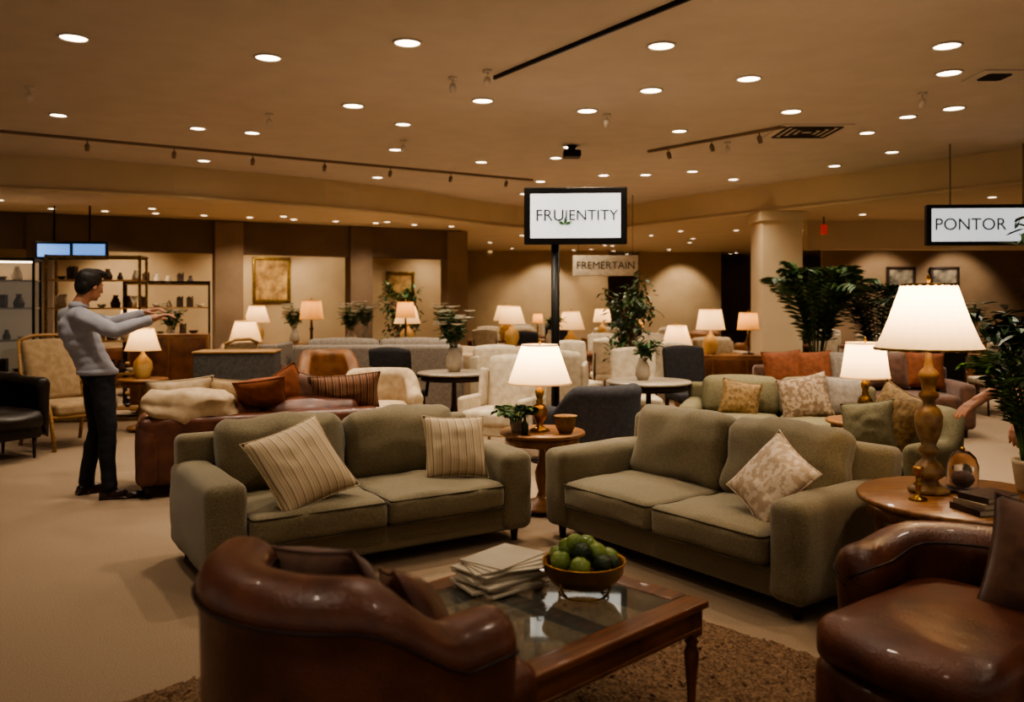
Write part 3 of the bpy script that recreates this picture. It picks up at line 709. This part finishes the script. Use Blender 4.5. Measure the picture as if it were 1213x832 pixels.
pillow(.42,.42,.16,M_goldp,onp(s6,0,-.02,.72,0,-20,20)); pillow(.36,.36,.14,M_olive2,onp(s6,-.1,-.16,.66,20,-20,-10))
t3=round_table('round_side_table',M_woodm,(2.75,6.55,0),.3,.6)
lamp('table_lamp',(2.72,6.5,.6),gl,M_antg,.14,.18,.27,.23+.1,M_shade,power=14)
# signs
sg=root('display_sign_stand',(.6,8.0,0),-4)
b=bmesh.new(); tube(b,[(-.19,.05,.02),(-.19,.05,2.1)],.04,16); fin('pole',b,M_black,sg)
b=bmesh.new(); lathe(b,[(0,0),(.24,0),(.24,.015),(.05,.03),(0,.03)],32,T((-.19,.05,0))); fin('base',b,M_black,sg)
b=bmesh.new(); rbox(b,(.485,.04,.27),.012,(0,0,2.33)); fin('frame',b,M_black,sg)
b=bmesh.new(); box(b,-.425,.425,-.046,-.041,2.12,2.54); fin('screen',b,M_screen,sg,False)
def text(s,size,m,parent,loc,name='lettering',rz=0):
    cu=bpy.data.curves.new(name,'FONT'); cu.body=s; cu.size=size; cu.align_x='CENTER'; cu.align_y='CENTER'; cu.extrude=.001; cu.materials.append(m)
    o=bpy.data.objects.new(name,cu); COL.objects.link(o); o.parent=parent; o.location=loc; o.rotation_euler=(R(90),0,R(rz)); return o
text('FRU',.155,M_ink,sg,(-.24,-.049,2.33)); text('JENTITY',.14,M_ink,sg,(.15,-.049,2.33))
b=bmesh.new(); leaf(b,Vector((-.10,-.05,2.245)),Vector((.15,0,1)),Vector((0,-1,0)),.1,.03); leaf(b,Vector((-.10,-.05,2.245)),Vector((-.8,0,.4)),Vector((0,-1,0)),.09,.03); leaf(b,Vector((-.10,-.05,2.245)),Vector((.9,0,.35)),Vector((0,-1,0)),.09,.03); fin('leaf_logo',b,M_inkg,sg)
sg2=root('hanging_display_sign',(5.34,9.5,0),-3)
b=bmesh.new(); rbox(b,(.67,.04,.23),.012,(0,0,2.385)); fin('frame',b,M_black,sg2)
b=bmesh.new(); box(b,-.62,.62,-.046,-.041,2.20,2.57); fin('screen',b,M_screen,sg2,False)
b=bmesh.new(); tube(b,[(-.4,0,2.6),(-.4,0,3.3)],.008,8); tube(b,[(.4,0,2.6),(.4,0,3.3)],.008,8); fin('hanging_rods',b,M_vent,sg2)
text('PONTOR',.19,M_ink,sg2,(-.2,-.049,2.385))
b=bmesh.new(); leaf(b,Vector((.28,-.05,2.33)),Vector((.4,0,1)),Vector((0,-1,0)),.15,.05); fin('leaf_logo',b,M_inkg,sg2)
sg3=root('hanging_banner_sign',(1.55,14.0,0)); b=bmesh.new(); rbox(b,(.54,.03,.17),.008,(0,0,2.13)); fin('panel',b,M_ivory,sg3); text('FREMERTAIN',.17,M_ink,sg3,(0,-.033,2.13))
b=bmesh.new(); tube(b,[(-.45,0,2.3),(-.45,0,3.3)],.006,6); tube(b,[(.45,0,2.3),(.45,0,3.3)],.006,6); fin('hanging_rods',b,M_vent,sg3)
ex=root('exit_sign',(4.95,13.4,0)); b=bmesh.new(); rbox(b,(.05,.02,.08),.01,(0,0,2.68)); fin('lit_panel',b,M_exit,ex); b=bmesh.new(); tube(b,[(0,0,2.76),(0,0,2.88)],.01,6); fin('mount',b,M_black,ex)
for i,x in enumerate((-6.45,-5.95)):
    tv=root('wall_television',(x,11.9,0),10); b=bmesh.new(); rbox(b,(.24,.03,.13),.01,(0,0,2.25)); fin('housing',b,M_black,tv); b=bmesh.new(); box(b,-.21,.21,-.036,-.031,2.16,2.34); fin('screen',b,M_screenb,tv,False); b=bmesh.new(); tube(b,[(0,.0,2.38),(0,0,2.88)],.012,6); fin('ceiling_mount',b,M_black,tv)
# plants
palm('potted_palm',(3.95,10.95,0),ht=1.15,L=.9,n=22,potr=.24,poth=.55,seed=21,lw=.045,m=M_leaf)
palm('potted_palm',(4.75,10.95,0),ht=1.0,L=.8,n=16,potr=.22,poth=.5,seed=22,lw=.04,m=M_leafd)
ficus('potted_ficus_tree',(1.45,10.2,0),h=1.85,rad=.34,nl=700,z0=1.0,seed=3,m=M_leaf,ll=.1)
ficus('potted_ficus_tree',(3.98,6.2,0),h=2.3,rad=.46,nl=1400,z0=1.3,seed=5,ll=.15,potr=.22,poth=.4)
def etagere(name,loc,rz,w=1.05,d=.4,h=2.1,m=None,glass=False,lit=False):
    r=root(name,loc,rz); m=m or M_antg; b=bmesh.new()
    for sx in (-1,1):
        for sy in (-1,1): box(b,sx*w/2-.015,sx*w/2+.015,sy*d/2-.015,sy*d/2+.015,0,h)
    for z in (.02,h-.02):
        for sy in (-1,1): box(b,-w/2,w/2,sy*d/2-.015,sy*d/2+.015,z-.015,z+.015)
        for sx in (-1,1): box(b,sx*w/2-.015,sx*w/2+.015,-d/2,d/2,z-.015,z+.015)
    fin('frame',b,m,r,False)
    b=bmesh.new(); zs=[.15,.6,1.02,1.44,1.8]
    for z in zs: box(b,-w/2,w/2,-d/2,d/2,z-.01,z+.01)
    fin('shelves',b,M_potw if lit else M_woodl,r,False)
    if lit:
        b=bmesh.new(); box(b,-w/2,w/2,d/2-.01,d/2,.05,h-.05); fin('back_panel',b,M_cab,r,False)
        b=bmesh.new(); box(b,-w/2+.05,w/2-.05,-.02,.02,h-.06,h-.045); fin('led_strip',b,M_led2,r,False)
        b=bmesh.new(); box(b,-w/2+.02,-.01,-d/2-.006,-d/2,.06,h-.06); box(b,.01,w/2-.02,-d/2-.006,-d/2,.06,h-.06); fin('glass_doors',b,M_glass,r,False)
    b=bmesh.new(); b2=bmesh.new()
    for z in zs:
        x=-w/2+.12
        while x<w/2-.08:
            k=random.choice((0,1,2,0)); q=b if random.random()<.5 else b2; rr=random.uniform(.03,.06)
            if k==0: lathe(q,[(0,0),(rr,0),(rr*1.2,rr),(rr*.5,rr*2.6),(rr*.7,rr*3),(0,rr*3)],14,T((x,0,z+.01)))
            elif k==1: lathe(q,[(0,0),(rr*.5,0),(rr*1.3,rr*.9),(rr*1.2,rr*.9),(0,rr*.2)],14,T((x,0,z+.01)))
            elif k==2: 
                for t in range(4): box(q,x-.05+t*.025,x-.03+t*.025,-.08,.08,z+.01,z+.16+.02*(t%2))
            x+=random.uniform(.13,.2)
    fin('ceramics',b,M_ivory,r); fin('dark_ornaments',b2,M_bookd,r,False)
    return r
etagere('display_cabinet',(-6.75,11.0,0),18,w=1.0,lit=True,m=M_black)
e1=etagere('display_shelf',(-5.35,10.9,0),12,w=1.1,h=2.12)
e2=etagere('display_shelf',(-5.3,13.0,0),20,w=1.2,h=1.85,m=M_black)
# left chairs
cane_chair((-4.75,9.0,0),55,1.02)
cane_chair((-3.6,10.3,0),-120,.95)
barrel_chair('dark_leather_chair',M_darkleather,(-5.05,8.15,0),60,W=.8,ah=.78,bh=.82,drum=False)
barrel_chair('dark_leather_chair',M_darkleather,(-6.0,8.9,0),80,W=.8,ah=.78,bh=.82,drum=False)
t=round_table('round_side_table',M_woodm,(-4.35,9.95,0),.28,.62)
bl=[(0,0),(.07,0),(.08,.03),(.11,.12),(.1,.2),(.04,.27),(.02,.3),(.01,.36),(0,.36)]
bl2=[(0,0),(.08,0),(.08,.02),(.02,.035),(.018,.2),(.03,.22),(.018,.24),(.014,.36),(0,.36)]
LT=lamp('table_lamp',(-4.35,9.95,.62),bl,M_cer,.12,.2,.26,.33,M_shadebg,power=7)
# ---- mid zone by hand
gs=sofa('grey_sofa',2.2,.95,M_grey,(-1.75,11.3,0),184,arm_h=.8,back_h=1.02,hi=False)
b=bmesh.new(); pr=root('grey_booth_partition',(-3.05,10.75,0)); rbox(b,(.05,.4,.5),.03,(.12,0,.5)); rbox(b,(.15,.05,.5),.03,(-.02,-.36,.5)); fin('panel',b,M_grey,pr)
b=bmesh.new(); pr=root('slate_sideboard',(-3.05,9.4,0),6); rbox(b,(.43,.22,.42),.015,(0,0,.54)); fin('carcass',b,M_dgrey,pr)
b=bmesh.new(); rbox(b,(.44,.23,.012),.008,(0,0,.97)); 
for sx in (-1,1):
    for sy in (-1,1): box(b,sx*.42-.015,sx*.42+.015,sy*.18-.015,sy*.18+.015,0,.13)
fin('wood_frame',b,M_woodl,pr,False)
BA=dining_chair('black_armchair',M_blackf,(-1.3,9.75,0),165,s=1.0,arms=True,ml=M_black)
TB=barrel_chair('tan_armchair',M_leather2,(-2.15,9.95,0),20,W=.72,ah=.7,bh=.95,drum=False,fl=.2)
CB=barrel_chair('cream_armchair',M_cream,(-1.35,8.7,0),10,W=.8,ah=.62,bh=.82,drum=False)
NB=barrel_chair('charcoal_armchair',M_navy,(.72,7.5,0),-150,W=.85,ah=.6,bh=.8,drum=False)
WC=wing_chair('cream_wing_chair',M_ivory,(-.10,8.45,0),-25,h=.95)
dup(WC,(-.1,10.6,0),20)
dup(WC,(.62,9.95,0),160)
DT=round_table('round_dining_table',M_woodd,(1.35,8.35,0),.42,.74,top=M_potw)
DC=dining_chair('cream_dining_chair',M_ivory,(1.35,9.15,0),0)
DK=dining_chair('black_dining_chair',M_blackf,(2.05,9.6,0),10)
dup(DC,(2.05,10.35,0),10); dup(DC,(.85,11.0,0),20)
VF=vase_flowers('flower_vase',(-.65,9.5,.735),h=.6); VF.scale=(1.25,)*3; dup(DT,(-.65,9.5,0),0,.99)
VG=vase_flowers('potted_greenery',(1.3,8.4,.74),h=.4,white=False,seed=8)
SD=root('wood_sideboard',(3.0,11.7,0),-10)
b=bmesh.new(); rbox(b,(.7,.22,.33),.012,(0,0,.47)); fin('carcass',b,M_woodm,SD)
b=bmesh.new()
for k in (-1,0,1): rbox(b,(.21,.008,.27),.004,(k*.45,-.225,.47))
for sx in (-1,1):
    for sy in (-1,1): box(b,sx*.62-.02,sx*.62+.02,sy*.17-.02,sy*.17+.02,0,.15)
fin('doors_and_legs',b,M_wood,SD)
LC=lamp('table_lamp',(2.75,11.7,.8),bl,M_cer,.15,.2,.28,.34,M_shadebg,power=7)
LA=lamp('table_lamp',(3.25,11.62,.8),bl2,M_cerd,.12,.15,.24,.34,M_shadebg2,power=6)
dup(ST_:=round_table('round_side_table',M_woodm,(2.2,11.25,0),.28,.62),(-3.6,11.4,0)); ST=ST_; dup(LT,(2.2,11.25,.62)); dup(LT,(-3.6,11.4,.62),0,1.1)
TS=sofa('tan_leather_sofa',1.9,.85,M_leather2,(-3.55,12.6,0),190,arm_h=.62,back_h=.85,hi=False)
CS=sofa('cream_sofa',2.0,.9,M_cream,(-.3,12.3,0),170,arm_h=.62,back_h=.85,hi=False)
b=bmesh.new(); RT=root('dining_table',(1.9,13.0,0)); rbox(b,(.8,.45,.02),.01,(0,0,.74))
for sx in (-1,1):
    for sy in (-1,1): box(b,sx*.72-.03,sx*.72+.03,sy*.37-.03,sy*.37+.03,0,.73)
fin('top_and_legs',b,M_wood,RT)
dup(VF,(1.9,13.0,.76)); dup(DC,(1.5,13.75,0),0); dup(DC,(2.3,13.75,0),0); dup(DC,(1.4,12.3,0),180)
rn=random.Random(5)
def far(x,y):
    k=rn.random(); rz=rn.choice((0,20,-20,160,190,180,200)); lm=rn.choice((LT,LC,LA,LA)); ls=rn.uniform(.85,1.2)
    if k<.17: dup(rn.choice((CS,TS,gs)),(x,y,0),rz)
    elif k<.25:
        dup(rn.choice((CB,TB,NB)),(x-.55,y,0),rz); dup(rn.choice((CB,TB,WC)),(x+.55,y,0),rz+30)
    elif k<.5:
        dup(RT,(x,y,0),0)
        for sx in (-1,1):
            dup(rn.choice((DC,DC,DK)),(x+sx*.38,y-.68,0),180); dup(DC,(x+sx*.38,y+.68,0),0)
        if rn.random()<.55: dup(VF,(x,y,.76),0)
        else: dup(lm,(x,y,.76),0,ls)
    elif k<.78:
        dup(ST,(x,y,0)); dup(lm,(x,y,.62),0,ls*1.1); dup(rn.choice((CB,WC,TB)),(x+.74,y,0),rz); dup(rn.choice((CB,WC,BA)),(x-.74,y,0),-rz)
    else:
        dup(SD,(x,y,0),rn.uniform(-6,6)); dup(lm,(x-.3,y,.8),0,ls); dup(rn.choice((VF,VG)),(x+.35,y,.8),0,1.3)
yy=15.2
while yy<21:
    xx=-.56*yy+rn.uniform(0,.6)
    while xx<.6*yy:
        ok = yy < 10.6+(xx+9)*.5 if xx<-.9 else True
        if xx>5.0 and yy>15.8: ok=False
        if xx<0 and yy>18.3: ok=False
        if ok: far(xx,yy)
        xx+=2.3
    yy+=2.15
for x,y in ((6.2,12.2),(7.4,14.9)):
    far(x,y)
dup(ST,(-5.95,10.0,0))
for x,y,rz in ((-4.2,14.9,26),(-6.0,14.0,26),(-3.0,13.9,20),(-1.45,14.1,0),(0.3,14.0,0)):
    dup(SD,(x,y,0),rz); dup(LT if rz!=20 else LA,(x-.3,y,.8),0,1.12 if rz!=20 else 1.3); dup(VF if x<-1 else VG,(x+.35,y+.05,.8),0,1.2)
b=bmesh.new(); cns=root('console_table',(-1.95,12.7,0)); rbox(b,(.5,.18,.02),.01,(0,0,.93))
for sx in (-1,1):
    for sy in (-1,1): box(b,sx*.45-.02,sx*.45+.02,sy*.14-.02,sy*.14+.02,0,.92)
fin('top_and_legs',b,M_woodd,cns); dup(LA,(-1.6,12.7,.95)); dup(VF,(-2.2,12.7,.95)) 
# tall wood cabinet behind the left seating
bkc=root('wood_cabinet',(-4.75,11.75,0),15); b=bmesh.new(); rbox(b,(.5,.17,.52),.01,(0,0,.56)); fin('carcass',b,M_woodm,bkc)
b=bmesh.new()
for k in (-1,1): rbox(b,(.23,.008,.47),.004,(k*.245,-.175,.56))
for sx in (-1,1): ball(b,(sx*.04,-.19,.6),.012)
fin('doors',b,M_wood,bkc)
ficus('potted_ficus_tree',(-1.95,14.9,0),h=1.9,rad=.35,nl=500,z0=.9,seed=31,m=M_leaf,ll=.12)
ficus('potted_ficus_tree',(4.95,14.7,0),h=1.9,rad=.4,nl=500,z0=.9,seed=33,m=M_leaf,ll=.12)
# paintings
M_art1=mat('abstract_gold_painting','7a5a34','c09a60',rough=.7,scale=6,detail=6)
M_art2=mat('abstract_dark_painting','3a3a34','a09480',rough=.7,scale=5,detail=3)
def painting(loc,rz,w,h,m,fm):
    r=root('framed_painting',loc,rz); b=bmesh.new()
    box(b,-w/2,w/2,-.01,.0,-h/2,h/2); fin('canvas',b,m,r,False); b=bmesh.new()
    for s in (-1,1): rbox(b,(w/2+.05,.02,.03),.01,(0,-.012,s*(h/2+.02)),n=2); rbox(b,(.03,.02,h/2+.05),.01,(s*(w/2+.02),-.012,0),n=2)
    fin('frame',b,fm,r)
def onwall(t,z): 
    v=ML@Vector((t,1.53,0)); return (v.x,v.y,z)
painting(onwall(5.75,1.95),26.6,.6,.76,M_art1,M_antg)
painting(onwall(8.3,1.9),26.6,.5,.4,M_art1,M_antg)
painting((-2.6,20.37,1.9),0,.8,.6,M_art1,M_antg)
for x in (8.0,8.9): painting((x,17.37,1.9),0,.5,.62,M_art2,M_woodd)
# ================================================================ PEOPLE
def frame(fwd,up=Vector((0,0,1))):
    f=Vector(fwd).normalized(); x=f.cross(up).normalized(); u=x.cross(f).normalized()
    return Matrix(((x.x,f.x,u.x,0),(x.y,f.y,u.y,0),(x.z,f.z,u.z,0),(0,0,0,1)))
def hand(parent,off,wr,fwd,up,side,curl=25,name='hand'):
    M=T(Vector(wr)-off)@frame(fwd,Vector(up)); bm=bmesh.new()
    caps(bm,(0,-.03,0),.026,(0,.02,0),.028,M)
    for x in (-.026,-.009,.009,.026): caps(bm,(x*.7,.01,0),.016,(x,.082,0),.013,M)
    for x,L in ((-.029,.062),(-.010,.078),(.010,.085),(.029,.074)):
        xx=x*side; p=Vector((xx,.085,0)); a=0
        for k,f in enumerate((.45,.32,.23)):
            a+=R(curl*(.7+.25*k)); q=p+Vector((xx*.16,math.cos(a),-math.sin(a)))*L*f
            caps(bm,p,.0092-.001*k,q,.0086-.001*k,M); p=q
    p=Vector((side*.024,.022,-.004))
    for d,L,rr in ((Vector((side*.85,.5,-.25)),.04,.013),(Vector((side*.5,.8,-.35)),.034,.011),(Vector((side*.2,.9,-.4)),.026,.0095)):
        q=p+d.normalized()*L; caps(bm,p,rr,q,rr*.88,M); p=q
    me=remesh(bm,.004,2); me.materials.clear(); me.materials.append(M_skin)
    o=bpy.data.objects.new(name,me); COL.objects.link(o); o.parent=parent; return o
def head(parent,off,c,fwd,neck,up=(0,0,1)):
    M=T(Vector(c)-off)@frame(fwd,Vector(up)); bm=bmesh.new()
    ball(bm,(0,-.012,.03),(.074,.094,.088),M,3); ball(bm,(0,.018,-.045),(.056,.066,.066),M,3); ball(bm,(0,.055,-.088),(.024,.024,.018),M)
    ball(bm,(0,.05,.0),(.06,.04,.05),M)
    caps(bm,(0,.084,.012),.008,(0,.104,-.022),.012,M); ball(bm,(.013,.092,-.027),.008,M); ball(bm,(-.013,.092,-.027),.008,M)
    ball(bm,(0,.076,.028),(.05,.014,.008),M); ball(bm,(0,.08,-.055),(.022,.01,.008),M)
    for s in (-1,1): ball(bm,(s*.078,-.012,-.005),(.009,.02,.032),M); ball(bm,(s*.035,.058,-.018),(.02,.02,.016),M)
    n=Vector(neck)-off; caps(bm,M@Vector((0,-.022,-.045)),.052,n,.058)
    me=remesh(bm,.0055,3); me.materials.clear(); me.materials.append(M_skin)
    o=bpy.data.objects.new('head',me); COL.objects.link(o); o.parent=parent
    b=bmesh.new()
    for s in (-1,1): ball(b,(s*.03,.077,.008),.0115,M)
    fin('eyes',b,M_eye,parent); b=bmesh.new()
    for s in (-1,1): ball(b,(s*.03,.0855,.008),.0055,M)
    fin('irises',b,M_iris,parent)
    b=bmesh.new(); ball(b,(0,.088,-.052),(.022,.006,.004),M); ball(b,(0,.087,-.06),(.018,.006,.005),M); fin('lips',b,M_lip,parent)
    b=bmesh.new()
    ball(b,(0,-.028,.05),(.087,.098,.092),M,3); ball(b,(0,-.062,.0),(.076,.056,.082),M,3); ball(b,(0,.03,.112),(.066,.068,.038),M,3); ball(b,(.02,.06,.112),(.044,.042,.03),M,3)
    for s in (-1,1): ball(b,(s*.068,-.025,.025),(.022,.05,.052),M); caps(b,(s*.016,.088,.027),.004,(s*.045,.078,.03),.0035,M)
    me=remesh(b,.006,2); me.materials.clear(); me.materials.append(M_hair); o=bpy.data.objects.new('hair',me); COL.objects.link(o); o.parent=parent
def human(name,J,mtop,mbot,mshoe,thumb=(1,-1),curl=(25,25),hup=((0,0,1),(0,0,1)),look=None,bare=0):
    J={k:Vector(v) for k,v in J.items()}
    base=Vector((J['pelvis'].x,J['pelvis'].y,0)); r=root(name,base); off=base
    j={k:v-off for k,v in J.items() if k not in('fwd','look')}
    F=J['fwd'].normalized(); bm=bmesh.new()
    Rm=frame(F)
    prof=[(-.03,.172,.135,.10),(.08,.168,.132,.10),(.25,.165,.128,.10),(.45,.168,.128,.11),(.65,.178,.13,.11),(.85,.19,.13,.10),(1.0,.175,.108,.08)]
    for t,w,d,h in prof:
        p=j['pelvis'].lerp(j['chest'],t); bmesh.ops.create_icosphere(bm,subdivisions=3,radius=1,matrix=T(p)@Rm@Matrix.Diagonal((w,d,h,1)))
    caps(bm,j['chest'],.09,j['neck'],.062)
    for s in 'LR':
        caps(bm,j['chest'].lerp(j['neck'],.45),.078,j['sh'+s],.074)
        caps(bm,j['sh'+s],.073,j['el'+s],.056); m=j['el'+s].lerp(j['wr'+s],.3); caps(bm,j['el'+s],.056,m,.054 if not bare else .045); caps(bm,m,.054 if not bare else .045,j['wr'+s],.036 if not bare else .029)
        caps(bm,j['pelvis'].lerp(j['hip'+s],.8),.11,j['hip'+s],.1); caps(bm,j['hip'+s],.098,j['kn'+s],.066)
        m=j['kn'+s].lerp(j['an'+s],.3); caps(bm,j['kn'+s],.064,m-F*.012,.064); caps(bm,m-F*.012,.062,j['an'+s],.054)
        d=(j['wr'+s]-j['el'+s]).normalized()
        if not bare: caps(bm,j['wr'+s]-d*.03,.041,j['wr'+s],.039)
        else: caps(bm,j['wr'+s]-d*.03,.029,j['wr'+s]+d*.03,.027)
        caps(bm,j['an'+s]+Vector((0,0,.03)),.057,j['an'+s],.057)
    me=remesh(bm,.012,5)
    for v in me.vertices:
        v.co+=noise.noise_vector(v.co*9)*.008+noise.noise_vector(v.co*22)*.003
    me.materials.clear(); me.materials.append(mtop); me.materials.append(mbot); me.materials.append(M_skin)
    zc=j['pelvis'].z-.02
    for p in me.polygons:
        dw=min((p.center-j['wrL']).length,(p.center-j['wrR']).length)
        if bare and dw<bare: p.material_index=2
        elif p.center.z<zc and dw>.2: p.material_index=1
    o=bpy.data.objects.new('clothed_body',me); COL.objects.link(o); o.parent=r
    b=bmesh.new(); lathe(b,[(.155,-.022),(.182,-.02),(.184,.012),(.155,.03)],32,T(j['pelvis']+Vector((0,0,.0)))@Rm@Matrix.Diagonal((1,.79,1,1))); fin('shirt_hem',b,mtop,r)
    b=bmesh.new(); lathe(b,[(.062,-.02),(.074,-.005),(.066,.028),(.06,.03),(.058,-.01)],24,T(j['neck']+Vector((0,0,.012)))); fin('collar',b,mtop,r)
    for i,s in enumerate('LR'):
        to=j['toe'+s]; an=j['an'+s]; d=(to-an); d.z=0; L=d.length; d.normalize(); b=bmesh.new(); Mf=T(Vector((an.x,an.y,0)))@frame(d)
        ball(b,(0,-.03,.04),(.037,.045,.042),Mf,3); ball(b,(0,.05,.04),(.04,.09,.038),Mf,3); ball(b,(0,L-.05,.028),(.045,.07,.027),Mf,3); ball(b,(0,.01,.07),(.04,.05,.045),Mf,3)
        box(b,-.038,.038,-.07,-.01,0,.03,M=Mf); box(b,-.04,.04,-.02,L-.03,0,.014,M=Mf)
        me=remesh(b,.006,2); me.materials.clear(); me.materials.append(mshoe); o=bpy.data.objects.new('shoe_'+s,me); COL.objects.link(o); o.parent=r
        fw=j['wr'+s]-j['el'+s]; hand(r,Vector((0,0,0)),j['wr'+s]+fw.normalized()*.03,fw,hup[i],thumb[i],curl[i],'hand_'+s)
    head(r,Vector((0,0,0)),j['head'],look or F,j['neck'])
    return r
human('standing_man',dict(pelvis=(-3.24,6.6,.97),chest=(-3.42,6.59,1.33),neck=(-3.39,6.6,1.475),head=(-3.31,6.63,1.635),
  shR=(-3.29,6.45,1.40),shL=(-3.54,6.72,1.40),elR=(-3.01,6.40,1.29),wrR=(-2.79,6.49,1.375),elL=(-3.25,6.86,1.34),wrL=(-3.0,6.86,1.42),
  hipR=(-3.18,6.54,.93),hipL=(-3.29,6.66,.93),knR=(-3.11,6.50,.5),knL=(-3.27,6.66,.5),anR=(-3.09,6.48,.09),anL=(-3.36,6.66,.09),toeR=(-2.87,6.55,0),toeL=(-3.22,6.82,0),fwd=(.7,.71,0)),
  M_shirt,M_trous,M_shoe,thumb=(1,-1),look=Vector((.50,.84,-.2)))
human('reaching_person',dict(pelvis=(3.3,4.75,.95),chest=(3.17,4.68,1.29),neck=(3.10,4.65,1.43),head=(3.01,4.62,1.57),
  shR=(3.07,4.84,1.36),shL=(3.09,4.48,1.34),elR=(3.0,4.95,1.06),wrR=(2.88,4.8,.86),elL=(2.70,4.42,1.15),wrL=(2.44,4.36,1.02),
  hipR=(3.3,4.84,.9),hipL=(3.3,4.66,.9),knR=(3.27,4.85,.48),knL=(3.25,4.64,.48),anR=(3.31,4.86,.09),anL=(3.31,4.64,.09),toeR=(3.09,4.88,0),toeL=(3.09,4.62,0),fwd=(-1,-.1,0)),
  M_blackf,M_trous,M_shoe,thumb=(1,-1),curl=(12,20),look=Vector((-1,-.2,-.5)),bare=.22)
# ================================================================ WORLD / CAMERA
w=bpy.data.worlds.new('ambient_fill'); S.world=w; w.use_nodes=True  # added uniform warm fill, let in through the open front and sides
w.node_tree.nodes['Background'].inputs[0].default_value=(1,.83,.67,1); w.node_tree.nodes['Background'].inputs[1].default_value=.42
cam=bpy.data.cameras.new('camera'); co=bpy.data.objects.new('camera',cam); COL.objects.link(co)
co.location=(0,0,1.5); co.rotation_euler=(R(90),0,0); cam.lens=29.68; cam.sensor_width=36; cam.shift_y=-.0462
cam.clip_start=.05
cam.dof.use_dof=True; cam.dof.focus_distance=4.9; cam.dof.aperture_fstop=1.9
S.camera=co
try:
    S.view_settings.view_transform='AgX'; S.view_settings.look='AgX - Medium High Contrast'
except Exception as e: print(e)
